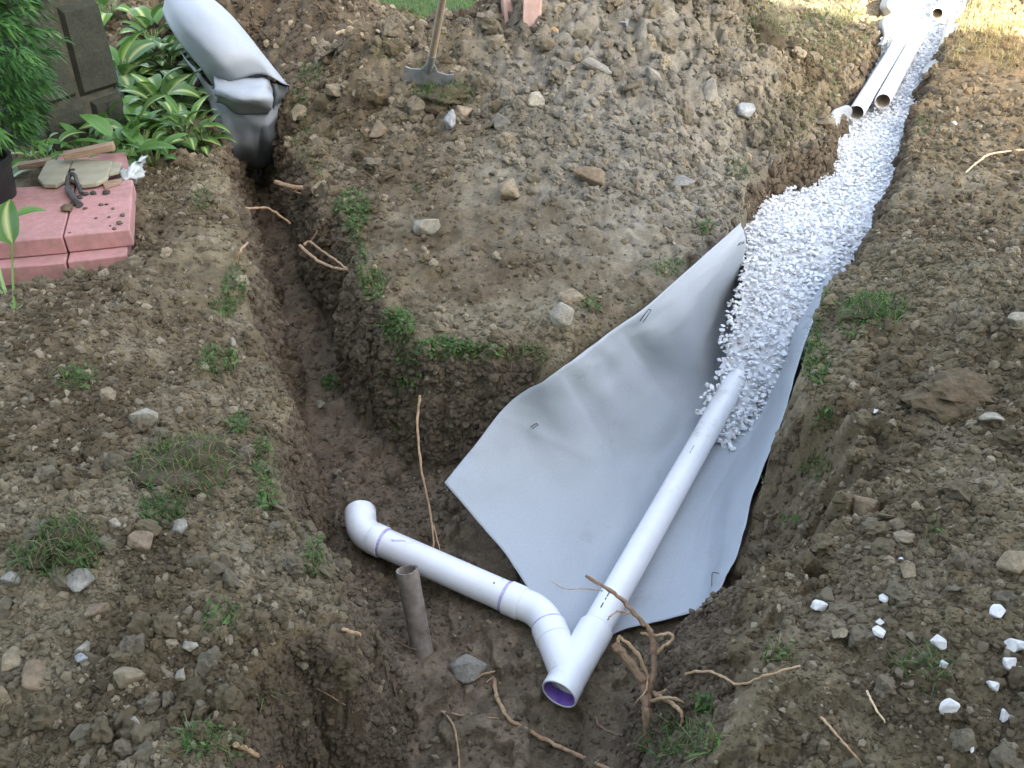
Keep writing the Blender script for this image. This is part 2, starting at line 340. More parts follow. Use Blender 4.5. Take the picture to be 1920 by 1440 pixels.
def hit(px, py):
    """the ground point behind a photo point"""
    px = np.atleast_1d(np.asarray(px, float)); py = np.atleast_1d(np.asarray(py, float)); d = ray(px, py)
    t = np.full(len(px), 1.0); done = np.zeros(len(px), bool); res = np.zeros(len(px))
    for k in range(1500):
        p = d * t[:, None]; below = (HC + p[:, 2] < H(p[:, 0], p[:, 1])) & ~done
        res[below] = t[below]; done |= below
        if done.all() or t[0] > 14: break
        t = t + 0.008
    res[~done] = 12
    p = d * res[:, None]; p[:, 2] += HC
    return p
def hit1(px, py): return Vector(hit(px, py)[0])

# kinds of earth by place: brown spoil, grey stone dust, wet trench earth, turf; orange tint for sunlit soil
def earth_colour(x, y, sd, wet, spoil, turf):
    a = fbm(x, y, 1.3, 4, 200); b = fbm(x, y, 5.0, 4, 210); c3, v3 = cells(x, y, 30, 220)
    brown = np.array([0.105, 0.080, 0.046]); tan = np.array([0.158, 0.127, 0.076]); grey = np.array([0.172, 0.155, 0.120])
    damp = np.array([0.128, 0.098, 0.066]); green = np.array([0.045, 0.075, 0.018]); sunlit_ochre = np.array([0.27, 0.18, 0.09])
    k = np.clip(0.5 + 0.75 * a + 0.3 * b, 0, 1)[..., None]
    col = brown * (1 - k) + tan * k
    dust = np.clip(gauss(x, y, 0.75, 4.7, 0.6, 0.8) * 1.1 + 0.6 * gauss(x, y, 0.5, 5.6, 0.7, 0.6) + 0.25 * b, 0, 1)[..., None] * (wet < 0.3)[..., None]
    col = col * (1 - dust) + grey * dust
    dkh = np.clip(.55 * gauss(x, y, .8, 6.6, 1.0, .45) + .65 * gauss(x, y, -2.0, 7.3, 1.0, .9) + .5 * gauss(x, y, -.7, 6.3, .8, .4), 0, 1)[..., None]; col = col * (1 - dkh) + np.array([.07, .055, .038]) * dkh
    oc = np.clip(gauss(x, y, 4.3, 6.4, 0.8, 1.2) * 1.2, 0, 1)[..., None]; col = col * (1 - oc) + sunlit_ochre * oc  # orange sunlight of this corner is put into the soil colour
    w = (sstep(0.1, 0.6, wet) * np.clip(1 - 0.5 * gauss(x, y, 0.5, 1.4, 0.35, 0.5), 0, 1))[..., None]; col = col * (1 - w) + damp * (0.85 + 0.3 * v3[..., None]) * w
    t = sstep(0.3, 0.7, turf + 0.15 * b)[..., None]; col = col * (1 - t) + green * t
    col = col * (0.86 + 0.28 * v3[..., None]) * (1 + 0.12 * b[..., None])
    return np.clip(col, 0.01, 0.9)
COLR = earth_colour(XX, YY, SD, WET, SPOIL, TURF)
wn_ = np.clip(4 * WET * (1 - WET), 0, 1)
XW = XX + wn_ * (0.022 * fbm(XX * .4 + ZZ * .9, YY * .4 - ZZ * .8, 7, 3, 700) + 0.006 * fbm(XX + ZZ * 2, YY + ZZ, 22, 2, 710))
YW = YY + wn_ * (0.022 * fbm(XX * .4 - ZZ * .9, YY * .4 + ZZ * .8, 7, 3, 720) + 0.006 * fbm(XX - ZZ, YY + ZZ * 2, 22, 2, 730))
nr, nc = XX.shape
idx = np.arange(nr * nc).reshape(nr, nc)
quads = np.stack([idx[:-1, :-1], idx[:-1, 1:], idx[1:, 1:], idx[1:, :-1]], -1).reshape(-1, 4)
ground = link('ground', tri_mesh('ground', np.stack([XW, YW, ZZ], -1).reshape(-1, 3), quads, M_SOIL, COLR.reshape(-1, 3), True))
tag(ground, 'dug brown soil with two trenches meeting in a pit', 'soil', kind='structure')

# ------------------------------------------------------------------ stones and clods
def hull_stone(n, flat=1.0, seed=0):
    r = np.random.RandomState(seed); bm = bmesh.new()
    p = r.normal(size=(n, 3)); p /= np.linalg.norm(p, axis=1)[:, None]; p *= r.uniform(0.8, 1.0, (n, 1)); p[:, 2] *= flat
    for q in p: bm.verts.new(q)
    bmesh.ops.convex_hull(bm, input=bm.verts)
    bmesh.ops.delete(bm, geom=[v for v in bm.verts if not v.link_faces], context='VERTS')
    bmesh.ops.triangulate(bm, faces=bm.faces); bm.verts.ensure_lookup_table(); bm.verts.index_update()
    V = np.array([v.co[:] for v in bm.verts]); T = np.array([[v.index for v in f.verts] for f in bm.faces]); bm.free()
    return V, T
def ico(sub):
    bm = bmesh.new(); bmesh.ops.create_icosphere(bm, subdivisions=sub, radius=1); bm.verts.index_update()
    V = np.array([v.co[:] for v in bm.verts]); T = np.array([[v.index for v in f.verts] for f in bm.faces]); bm.free(); return V, T
ICO1, ICO2, ICO3 = ico(1), ico(2), ico(3)
def lumpy(base, amp, f, seed):
    V, T = base; V = V.copy(); s = seed * 7.7
    n = fbm(V[:, 0] + s + V[:, 2] * 0.7, V[:, 1] - s + V[:, 2] * 1.3, f, 3, seed) ; V *= (1 + amp * n)[:, None]
    return V, T
def rotmats(n, r, tilt=None):
    a = r.normal(size=(n, 4)); a /= np.linalg.norm(a, axis=1)[:, None]; w, x, y, z = a.T
    return np.stack([np.stack([1 - 2 * (y * y + z * z), 2 * (x * y - z * w), 2 * (x * z + y * w)], -1),
                     np.stack([2 * (x * y + z * w), 1 - 2 * (x * x + z * z), 2 * (y * z - x * w)], -1),
                     np.stack([2 * (x * z - y * w), 2 * (y * z + x * w), 1 - 2 * (x * x + y * y)], -1)], -2)
def scatter_mesh(name, variants, pos, size, colr, mat, r, smooth=False, squash=(0.6, 1.0)):
    n = len(pos); R = rotmats(n, r); sc = size[:, None] * np.stack([r.uniform(0.75, 1.15, n), r.uniform(0.7, 1.05, n), r.uniform(*squash, n)], -1)
    which = r.randint(0, len(variants), n); VV = []; TT = []; CC = []; off = 0
    for k, (V, T) in enumerate(variants):
        m = which == k
        if not m.any(): continue
        P = np.einsum('nij,nvj->nvi', R[m], V[None] * sc[m][:, None, :]) + pos[m][:, None, :]
        nv = len(V); c = int(m.sum())
        VV.append(P.reshape(-1, 3)); TT.append((T[None] + (np.arange(c) * nv)[:, None, None] + off).reshape(-1, 3)); off += c * nv
        CC.append(np.repeat(colr[m], nv, 0))
    return tri_mesh(name, np.concatenate(VV), np.concatenate(TT), mat, np.concatenate(CC), smooth)

STONES = [hull_stone(n, fl, 100 + i) for i, (n, fl) in enumerate([(9, .7), (10, .6), (11, .8), (12, .7), (9, .5), (10, .9), (13, .65), (11, .55), (12, .85), (10, .75)])]
CLODS = [hull_stone(7 + i % 3, .8, 400 + i) for i in range(12)]
BIGCLODS = [lumpy(ICO3, 0.34, 1.5, 330 + i) for i in range(8)]

def earth_at(x, y): return earth_colour(x, y, fieldat(SD, x, y), fieldat(WET, x, y), fieldat(SPOIL, x, y), fieldat(TURF, x, y))
GRAVEL_OUT = [(1318, 762), (1345, 660), (1375, 560), (1390, 440), (1390, 375), (1440, 325), (1475, 298), (1530, 296), (1550, 215), (1605, 145), (1645, 60),
              (1665, 0), (1700, -80), (1900, -80), (1835, 0), (1800, 60), (1742, 180), (1705, 260), (1695, 330), (1660, 415), (1614, 485), (1578, 550), (1530, 645),
              (1487, 700), (1445, 740), (1405, 800), (1375, 835), (1350, 835), (1322, 812)]
def on_gravel(px, py):
    z = -0.2
    for _ in range(25): p = un(px, py, z); z = 0.5 * z + 0.5 * float(gravel_z(p[1]))
    return p[:2]
GPOLY = np.array([on_gravel(*p) for p in GRAVEL_OUT])

def hull_up(vt):
    """a stone with softened edges"""
    V, T = vt; bm = bmesh.new(); vs = [bm.verts.new(v) for v in V]
    for t in T: bm.faces.new([vs[i] for i in t])
    bmesh.ops.bevel(bm, geom=list(bm.edges), offset=0.07, segments=1, affect='EDGES'); bmesh.ops.triangulate(bm, faces=bm.faces)
    bm.verts.index_update(); V = np.array([v.co[:] for v in bm.verts]); T = np.array([[v.index for v in f.verts] for f in bm.faces]); bm.free(); return V, T
def rough_lump(base, seed):
    V, T = base; V = V.copy(); q = seed * 3.7
    n = .30 * fbm(V[:, 0] + q + V[:, 2] * .7, V[:, 1] - q + V[:, 2] * 1.3, 1.4, 2, seed) + .16 * fbm(V[:, 0] - q + V[:, 2] * 1.1, V[:, 1] + q - V[:, 2] * .8, 3.6, 2, seed + 9) + .07 * fbm(V[:, 0] + V[:, 2], V[:, 1] - V[:, 2] + q, 9, 2, seed + 5)
    return V * (1 + n)[:, None], T
PROTO = bpy.data.collections.new('soil_shapes')            # shapes only, never linked to the scene
def proto(name, VT, mat):
    me = tri_mesh(name, VT[0], VT[1], mat, None, False); o = bpy.data.objects.new(name, me); return o
def mat_inst(name, fine, bump, src):
    m = src.copy(); m.name = name
    for n in m.node_tree.nodes:
        if n.type == 'ATTRIBUTE': n.attribute_type = 'INSTANCER'; n.attribute_name = 'tint'
    return m
M_CRUMB = mat_inst('soil_crumb', .3, .6, M_SOIL)
def gn_scatter(name, shapes, pos, size, colr, r, parent, squash=(.6, 1.0), tilt=6.28):
    """one object whose points each carry an instanced crumb"""
    n = len(pos); me = bpy.data.meshes.new(name); me.vertices.add(n); me.vertices.foreach_set('co', np.asarray(pos, np.float32).ravel())
    def attr(nm, ty, data, key): a = me.attributes.new(nm, ty, 'POINT'); a.data.foreach_set(key, np.asarray(data).ravel())
    attr('rot', 'FLOAT_VECTOR', (r.uniform(-.5, .5, (n, 3)) * np.array([2 * tilt, 2 * tilt, 12.56])).astype(np.float32), 'vector')
    attr('scl', 'FLOAT_VECTOR', (size[:, None] * np.stack([r.uniform(.75, 1.15, n), r.uniform(.7, 1.05, n), r.uniform(*squash, n)], -1)).astype(np.float32), 'vector')
    c = np.ones((n, 4), np.float32); c[:, :3] = colr; attr('tint', 'FLOAT_COLOR', c, 'color'); attr('pick', 'INT', r.randint(0, len(shapes), n).astype(np.int32), 'value')
    o = link(name, me, parent); coll = bpy.data.collections.new(name + '_shapes')
    for q in shapes: coll.objects.link(q)
    g = bpy.data.node_groups.new(name, 'GeometryNodeTree'); g.interface.new_socket('Geometry', in_out='INPUT', socket_type='NodeSocketGeometry'); g.interface.new_socket('Geometry', in_out='OUTPUT', socket_type='NodeSocketGeometry')
    N = g.nodes; gi = N.new('NodeGroupInput'); go = N.new('NodeGroupOutput'); ip = N.new('GeometryNodeInstanceOnPoints'); ci = N.new('GeometryNodeCollectionInfo')
    ci.inputs['Collection'].default_value = coll; ci.inputs['Separate Children'].default_value = True; ci.inputs['Reset Children'].default_value = True; ip.inputs['Pick Instance'].default_value = True
    def named(nm, ty): a = N.new('GeometryNodeInputNamedAttribute'); a.data_type = ty; a.inputs['Name'].default_value = nm; return a.outputs['Attribute']
    L = g.links; L.new(gi.outputs[0], ip.inputs['Points']); L.new(ci.outputs[0], ip.inputs['Instance']); L.new(named('pick', 'INT'), ip.inputs['Instance Index'])
    L.new(named('rot', 'FLOAT_VECTOR'), ip.inputs['Rotation']); L.new(named('scl', 'FLOAT_VECTOR'), ip.inputs['Scale']); L.new(ip.outputs[0], go.inputs[0])
    md = o.modifiers.new('scatter', 'NODES'); md.node_group = g; tag(o, kind='stuff'); return o
def heap_at(x, y): return np.clip(gauss(x, y, .7, 5.9, 1.2, 1.05) + .9 * gauss(x, y, -.95, 5.5, .55, .7) + gauss(x, y, -2.1, 7.4, .9, .7), 0, 1)
def smooth_at(x, y): return np.clip(.8 * gauss(x, y, .15, 3.6, .35, .4) + .8 * gauss(x, y, .62, 1.62, .22, .28) + .5 * gauss(x, y, .45, 1.4, .2, .3), 0, 1)
def scatter_soil():
    r = RS
    WIDE = PRESSED.copy()
    for k in range(5): WIDE[1:] |= WIDE[:-1]; WIDE[:-1] |= WIDE[1:]; WIDE[:, 1:] |= WIDE[:, :-1]; WIDE[:, :-1] |= WIDE[:, 1:]
    PAVED = [tuple(un(px, py, .12)[:2]) for px, py in ((-90, 505), (238, 478), (250, 335), (238, 284), (-60, 284))]
    def sample(n, keep):
        u = r.uniform(0, 1, n); y = np.exp(np.log(0.8) + u * (np.log(10.5) - np.log(0.8))); q = r.uniform(-0.95, 0.95, n); x = q * halfw(y)
        gd = sdist(x, y, GPOLY)
        m = ((gd < -0.02) | (fieldat(SD, x, y) < .03)) & (r.uniform(0, 1, n) < keep(x, y)) & (fieldat(DUG, x, y) > 0.3) & ~fieldat(PRESSED, x, y) & (sdist(x, y, PAVED) < .0)
        return x[m], y[m]
    def tints(x, y, pale):
        n = len(x); col = earth_at(x, y) * r.uniform(0.78, 1.32, (n, 1)); g = (r.uniform(0, 1, n) < pale)[:, None]
        return np.where(g, np.array([0.245, 0.205, 0.14]) * r.uniform(0.75, 1.3, (n, 1)), col)
    def rate(x, y):
        t = fieldat(WET, x, y); patch = fbm(x, y, 1.1, 3, 500)
        return np.clip(0.8 + 0.6 * patch - 0.45 * t - .45 * smooth_at(x, y), 0.12, 1)
    x, y = sample(210000, rate); n = len(x)
    size = (0.0030 + 0.0012 * y) * (1 + r.pareto(2.1, n).clip(0, 3.2)) * 0.8
    z = H(x, y) + size * 0.1
    gn_scatter('loose_soil', [proto('crumb', lumpy(ICO1, .3, 1.6, 300 + i), M_CRUMB) for i in range(6)] + [proto('crumb', hull_stone(9, .75, 400 + i), M_CRUMB) for i in range(8)], np.stack([x, y, z], -1), size, tints(x, y, .13), r, ground)
    # crumbling trench walls
    m = (WET > .08) & (WET < .92) & (YY > .9) & (YY < 7.5) & (np.abs(SS) < .95) & ((sdist(XX, YY, GPOLY) < .05) | (ZZ > gravel_z(YY) - .02)) & ~WIDE
    j, i = np.nonzero(m); k = r.randint(0, len(j), 70000); j, i = j[k], i[k]; side = r.randint(0, 2, len(j)); j2, i2 = j + (side == 0), i + (side == 1); f = r.uniform(0, 1, len(j))
    x, y, z = (A[j, i] * (1 - f) + A[j2, i2] * f for A in (XW, YW, ZZ)); n = len(x)
    steep = np.abs(ZZ[j, i] - ZZ[j2, i2]); extra = np.nonzero(steep > .02)[0]; extra = extra[r.randint(0, len(extra), 26000)]; f = r.uniform(0, 1, len(extra))
    ex = [A[j[extra], i[extra]] * (1 - f) + A[j2[extra], i2[extra]] * f for A in (XW, YW, ZZ)]; x, y, z = (np.concatenate([a, b]) for a, b in zip((x, y, z), ex)); n = len(x); size = (0.0022 + 0.0011 * y) * (1 + r.pareto(2.2, n).clip(0, 3.0))
    gn_scatter('wall_crumbs', [proto('crumb', rough_lump(ICO2, 300 + i), M_CRUMB) for i in range(6)], np.stack([x, y, z], -1), size, np.array([.122, .094, .062]) * r.uniform(.8, 1.25, (n, 1)), r, ground)
    # larger lumps
    def rate2(x, y):
        sp = fieldat(SPOIL, x, y); t = fieldat(WET, x, y); patch = fbm(x, y, 1.5, 3, 520)
        return np.clip(0.35 + 0.3 * sp + 0.5 * patch - 0.35 * t + .8 * heap_at(x, y) - .7 * smooth_at(x, y), 0.03, 1)
    x, y = sample(26000, rate2); n = len(x)
    size = np.clip((0.008 + 0.0012 * y + 0.006 * r.pareto(1.9, n)) * (1 + .75 * heap_at(x, y)), 0, 0.034 + .034 * heap_at(x, y))
    size = np.where(fieldat(WET, x, y) > .3, size * 0.6, size)
    col = tints(x, y, .2); z = H(x, y) + size * 0.15; pos = np.stack([x, y, z], -1)
    order = np.argsort(-size / np.hypot(y, HC)); big = order[:300]; rest = order[300:]
    gn_scatter('soil_lumps', [proto('lump', rough_lump(ICO3, 350 + i), M_CRUMB) for i in range(8)] + [proto('lump', hull_up(STONES[i]), M_CRUMB) for i in range(7)], pos[rest], size[rest], col[rest], r, ground)
    meshes = []
    for k in range(24):
        V, T = rough_lump(ICO3, 600 + k) if k % 4 else hull_up(STONES[k % 10])
        c = np.array([[.150, .128, .088], [.105, .082, .047], [.135, .108, .064], [.120, .095, .056], [.142, .117, .074], [.168, .142, .098]][k // 4])
        meshes.append(tri_mesh('soil_clod', V, T, M_SOIL, np.repeat(c[None], len(V), 0), False))
    tone = np.array([m.color_attributes['col'].data[0].color[2] for m in meshes])
    for b in big:
        near = np.argsort(np.abs(tone - col[b][2]))[:9]
        o = link('soil_clod', meshes[near[r.randint(9)]], ground, pos[b], r.uniform(0, 6.28, 3)); s = size[b]
        o.scale = (s * r.uniform(.8, 1.2), s * r.uniform(.8, 1.1), s * r.uniform(.6, .95))
scatter_soil()

# ------------------------------------------------------------------ gravel
M_GRAVELI = mat_inst('white_crushed_stone_loose', .1, .3, M_GRAVEL)
def build_gravel():
    r = np.random.RandomState(5)
    lo, hi = GPOLY.min(0), GPOLY.max(0)
    gx, gy = np.meshgrid(np.arange(lo[0] - .1, hi[0] + .1, .025), np.arange(lo[1] - .1, hi[1] + .1, .025))
    d = sdist(gx, gy, GPOLY); keep = d > 0.02
    gz = gravel_z(gy) - 0.03 + 0.02 * fbm(gx, gy, 2, 2, 600)
    id_ = np.arange(gx.size).reshape(gx.shape); q = np.stack([id_[:-1, :-1], id_[:-1, 1:], id_[1:, 1:], id_[1:, :-1]], -1)
    ok = keep[:-1, :-1] & keep[1:, 1:] & keep[:-1, 1:] & keep[1:, :-1]; q = q[ok]
    used = np.unique(q); remap = np.full(gx.size, -1); remap[used] = np.arange(len(used))
    bed = link('gravel_bed', tri_mesh('gravel_bed', np.stack([gx, gy, gz], -1).reshape(-1, 3)[used], remap[q], M_GRAVEL, np.repeat(np.array([[.68, .69, .70]]), len(used), 0), True))
    tag(bed, 'bed of white crushed stone filling the right trench', 'gravel', kind='stuff')
    # stones on jittered cells
    P = []
    for layer in (0, 1):
        st = 0.027
        cx, cy = np.meshgrid(np.arange(lo[0] - .05, hi[0] + .05, st), np.arange(lo[1] - .05, hi[1] + .05, st))
        cx = cx.ravel() + r.uniform(-.5, .5, cx.size) * st; cy = cy.ravel() + r.uniform(-.5, .5, cy.size) * st
        dd = sdist(cx, cy, GPOLY) + 0.03 * vnoise(cx * 9, cy * 9, 4); m = (dd > 0) & (cy < 9.6) & ((layer == 0) | (r.uniform(0, 1, cx.size) < 0.6))
        cx, cy = cx[m], cy[m]
        P.append(np.stack([cx, cy, gravel_z(cy) + 0.02 * fbm(cx, cy, 2, 2, 600) - 0.012 + 0.010 * layer + r.normal(0, .003, len(cx))], -1))
    P = np.concatenate(P); size = r.uniform(0.0115, 0.0235, len(P))
    # thin tongue that ran down beside the pipe, and single stones on the cloth
    strong = r.uniform(0.68, 0.88, (len(P), 1)); col = strong * np.array([0.97, 1.0, 1.02]); dk = (r.uniform(0, 1, (len(P), 1)) > .93); col = np.where(dk, col * np.array([.74, .70, .64]), col)
    order = np.argsort(P[:, 1] - 0.4 * P[:, 2]); first = order[P[order][:, 2] > gravel_z(P[order][:, 1]) - 0.008][:300]; rest = np.setdiff1d(order, first)
    gn_scatter('crushed_stone', [proto('stone', hull_up(STONES[k]), M_GRAVELI) for k in range(10)], P[rest], size[rest], col[rest], r, bed, (.55, .85), .55)
    ms = []
    for k in range(12):
        V, T = hull_up(STONES[k % 10]); ms.append(tri_mesh('stone', V, T, M_GRAVEL, np.repeat((r.uniform(.55, .76) * np.array([[.97, 1, 1.02]])), len(V), 0)))
    for b in first:
        o = link('stone', ms[r.randint(12)], bed, P[b], (r.uniform(-.55, .55), r.uniform(-.55, .55), r.uniform(0, 6.28))); s = size[b]; o.scale = (s * 1.05, s * .9, s * r.uniform(.6, .9))
build_gravel()

# ------------------------------------------------------------------ tubes
def tube(path, radii, seg=24, cap=True, wob=0.0, seed=0):
    V = []; Fc = []; n = len(path); up = Vector((0, 0, 1)); r = random.Random(seed)
    ts = [(path[min(i + 1, n - 1)] - path[max(i - 1, 0)]).normalized() for i in range(n)]
    x = ts[0].cross(up)
    if x.length < .1: x = ts[0].cross(Vector((1, 0, 0)))
    x.normalize()
    for i in range(n):
        x = (x - ts[i] * x.dot(ts[i])).normalized(); y = ts[i].cross(x)
        R = radii[i] if hasattr(radii, '__len__') else radii
        for k in range(seg):
            a = 2 * math.pi * k / seg; q = R * (1 + wob * r.uniform(-1, 1)); V.append(path[i] + x * math.cos(a) * q + y * math.sin(a) * q)
    for i in range(n - 1):
        for k in range(seg): Fc.append((i * seg + k, i * seg + (k + 1) % seg, (i + 1) * seg + (k + 1) % seg, (i + 1) * seg + k))
    if cap:
        Fc.append(tuple(range(seg))[::-1]); Fc.append(tuple((n - 1) * seg + k for k in range(seg)))
    return V, Fc
def sharp(me, deg=35):
    bm = bmesh.new(); bm.from_mesh(me); bmesh.ops.recalc_face_normals(bm, faces=bm.faces); bm.to_mesh(me); bm.free()
    me.set_sharp_from_angle(angle=math.radians(deg)); return me
def hollow(profile, a, b, seg=40):
    """a turned shell: profile of (distance along a->b, outer or inner radius), closed round"""
    d = (b - a).normalized(); x = d.cross(Vector((0, 0, 1))).normalized(); y = d.cross(x); V = []; Fc = []; n = len(profile)
    for s, R in profile:
        for k in range(seg):
            t = 2 * math.pi * k / seg; V.append(a + d * s + x * math.cos(t) * R + y * math.sin(t) * R)
    for i in range(n - 1):
        for k in range(seg): Fc.append((i * seg + k, i * seg + (k + 1) % seg, (i + 1) * seg + (k + 1) % seg, (i + 1) * seg + k))
    return V, Fc
def part(name, VF, mat, parent=None, smooth=True, ang=35):
    me = sharp(mesh(name, VF[0], VF[1], mat, smooth), ang)
    o = link(name, me, parent)
    if parent is not None: world_inside(parent, o)
    return o
def pipe_shell(a, b, r, th=0.005, seg=40):
    L = (b - a).length; return hollow([(0, r - th), (0, r - .001), (.001, r), (L - .001, r), (L, r - .001), (L, r - th), (L * .5, r - th), (0, r - th)], a, b, seg)

# ------------------------------------------------------------------ the glued drain line: wye, bends, solid pipe, perforated pipe
def build_drain():
    zc = -0.545
    mouth = unv(1048, 1302, zc); far = unv(1384, 705, -0.50)
    run = (far - mouth).normalized(); flat = Vector((run.x, run.y, 0)).normalized()
    def rot(v, deg): c, s = math.cos(math.radians(deg)), math.sin(math.radians(deg)); return Vector((v.x * c - v.y * s, v.x * s + v.y * c, v.z))
    rp, rs, rh = 0.0535, 0.0572, 0.0635
    root = empty('drain_pipe', (mouth.x, mouth.y, -0.61)); tag(root, 'white plastic drain line joined by a wye with purple glue rings, crossing the pit', 'pipe')
    Lw = 0.30
    wye = part('wye_fitting', hollow([(0, rh - .006), (0, rh - .0015), (.002, rh), (.055, rh), (.058, rh - .002), (.20, rh - .002), (.235, rh - .001), (.24, rh), (Lw - .002, rh), (Lw, rh - .002), (Lw, rp), (Lw - .05, rp), (.06, rp - .002), (.058, rh - .006), (0, rh - .006)], mouth, mouth + run * Lw), M_PVC, root)
    # the branch leaves the run at 45 degrees
    b0 = mouth + run * 0.075; bd = rot(run, 45); Lb = 0.215
    part('branch', hollow([(0.0, rh - .003), (Lb - .062, rh - .003), (Lb - .058, rh), (Lb - .002, rh), (Lb, rh - .002), (Lb, rs)], b0, b0 + bd * Lb), M_PVC, wye)
    part('primer_stain', hollow([(.003, rh - .0064), (.052, rh - .0064)], mouth, mouth + run), M_PURPLE2, wye)
    part('primer_ring', hollow([(Lw + .0005, rp + .0006), (Lw + .007, rp + .0006)], mouth, mouth + run), M_PURPLE, wye)
    be = b0 + bd * Lb
    # street bend from the branch to the solid pipe
    def bend(p, d0, ang, R, name, r0, hub_in, hub_out, ring_in=True, ring_out=True, open_end=False):
        pts = [p - d0 * 0.012, p]; n = 8; q = p.copy(); d = d0.copy()
        for i in range(n):
            d = rot(d, ang / n); q = q + d * (R * math.radians(abs(ang)) / n); pts.append(q.copy())
        e = pts[-1]; pts.append(e + d * hub_out)
        radii = [r0] * len(pts)
        V, Fc = tube(pts, radii, 40, False)
        o = part(name, (V, Fc), M_PVC, root); return o, pts[-1], d
    el, p1, d1 = bend(be + bd * .010, bd, 45, 0.14, 'bend', rs + .0008, 0, 0.02)
    part('primer_ring', hollow([(-.001, rs + .0022), (.007, rs + .0022)], be + bd * .0005, be + bd), M_PURPLE, el)
    hub = part('hub', hollow([(0, rs), (0, rh - .002), (.002, rh - .001), (.058, rh - .001), (.06, rh - .003), (.06, rs)], p1, p1 + d1), M_PVC, el)
    p2 = p1 + d1 * .06
    part('primer_ring', hollow([(.0005, rs + .001), (.012, rs + .001)], p2, p2 + d1), M_PURPLE, el)
    # solid pipe
    end = unv(704, 1043, zc); L = (end - p2).dot(d1); p3 = p2 + d1 * L
    sp = part('solid_pipe', pipe_shell(p2 - d1 * .02, p3 + d1 * .02, rs), M_PVC, root)
    # purple drips on the pipe
    hb = part('elbow', (lambda vf: vf)(hollow([(0, rs), (0, rh - .002), (.002, rh - .001), (.05, rh - .001), (.054, rh - .003)], p3, p3 + d1)), M_PVC, root)
    part('primer_ring', hollow([(-.012, rs + .001), (-.0005, rs + .001)], p3, p3 + d1), M_PURPLE, hb)
    q = p3 + d1 * .05; pts = [q]; d = d1.copy()
    for i in range(10):
        d = rot(d, -5.2); q = q + d * 0.0115; pts.append(q.copy())
    tube_r = [rh - .003] * len(pts); part('curve', tube(pts, tube_r, 40, False), M_PVC, hb)
    part('hub', hollow([(-.004, rh - .004), (0, rh - .0015), (.050, rh - .001), (.052, rh - .002), (.052, rh - .007), (.01, rh - .007)], q, q + d), M_PVC, hb)
    part('dirt_plug', hollow([(.012, 0.001), (.012, rh - .0075)], q, q + d), M_SOLE, hb)
    # perforated pipe
    a = mouth + run * (Lw - .04); b = far; pf = part('perforated_pipe', pipe_shell(a, b, rp), M_PVC, root)
    # print marks and stains: small thin plates that hug the pipe
    def patch(o, a, d, s0, s1, t0, t1, r, mat, name):
        x = d.cross(Vector((0, 0, 1))).normalized(); y = x.cross(d); V = []; Fc = []; n = 6
        for i in range(2):
            for k in range(n + 1):
                t = math.radians(t0 + (t1 - t0) * k / n); s = s0 if i == 0 else s1
                V.append(a + d * s + x * math.cos(t) * (r + .0006) + y * math.sin(t) * (r + .0006))
        for k in range(n): Fc.append((k, k + 1, n + 2 + k, n + 1 + k))
        part(name, (V, Fc), mat, o)
    for s0, s1 in ((.05, .075), (.09, .10), (.105, .13)): patch(pf, mouth + run * Lw, run, s0, s1, 96, 101, rp, M_WIRE, 'print_mark')
    for s0, s1 in ((.98, .995), (1.0, 1.035)): patch(pf, mouth + run * Lw, run, s0, s1, 93, 97, rp, M_STEEL, 'print_mark')
    for k in range(5): patch(sp, p3, -d1, .05 + .010 * k, .064 + .010 * k, 70 + 5 * k, 70 + 5 * k + (9 if k == 0 else 5), rs, M_PURPLE, 'primer_drip')
    patch(sp, p2, d1, .035, .043, 55, 62, rs, M_PURPLE, 'primer_drip')
    patch(sp, p2, d1, .05, .056, 95, 102, rs, M_SOLE, 'dirt_speck')
build_drain()

# ------------------------------------------------------------------ fabrics
def sheet(name, grid, mat, parent=None, thick=0.003, wr=0.004, f=9, seed=1, folds=(), creases=()):
    n, m = len(grid), len(grid[0]); G = np.array([[tuple(p) for p in row] for row in grid])
    du = np.gradient(G, axis=0); dv = np.gradient(G, axis=1); N = np.cross(du, dv); N /= np.linalg.norm(N, axis=-1)[..., None] + 1e-9
    U, Vv = np.meshgrid(np.linspace(0, 1, n), np.linspace(0, 1, m), indexing='ij')
    w = wr * fbm(U * f / 3 * 1.0, Vv * f / 3 * 1.6, 1.0, 4, seed, 0.5) * 1.4
    for (u0, v0, u1, v1, wid, h) in folds:
        e = np.array([u1 - u0, v1 - v0]); L = (e ** 2).sum(); t = np.clip(((U - u0) * e[0] + (Vv - v0) * e[1]) / L, 0, 1)
        d = np.sqrt((U - u0 - t * e[0]) ** 2 + (Vv - v0 - t * e[1]) ** 2); w = w + h * np.exp(-(d / (wid * (0.4 + 0.6 * t))) ** 2) * np.sin(np.pi * np.clip(t * .93 + .04, 0, 1))
    for (u0, v0, u1, v1, h) in creases:
        e = np.array([u1 - u0, v1 - v0]); L = (e ** 2).sum(); t = np.clip(((U - u0) * e[0] + (Vv - v0) * e[1]) / L, 0, 1)
        d = np.sqrt((U - u0 - t * e[0]) ** 2 + (Vv - v0 - t * e[1]) ** 2); w = w + h * np.exp(-d / .018) * np.sqrt(np.clip(4 * t * (1 - t), 0, 1))
    G = G + N * w[..., None]
    V = G.reshape(-1, 3); Fc = [(i * m + k, i * m + k + 1, (i + 1) * m + k + 1, (i + 1) * m + k) for i in range(n - 1) for k in range(m - 1)]
    o = link(name, mesh(name, V, Fc, mat), parent)
    if parent is not None: world_inside(parent, o)
    md = o.modifiers.new('thickness', 'SOLIDIFY'); md.thickness = thick; md.offset = 0
    return o
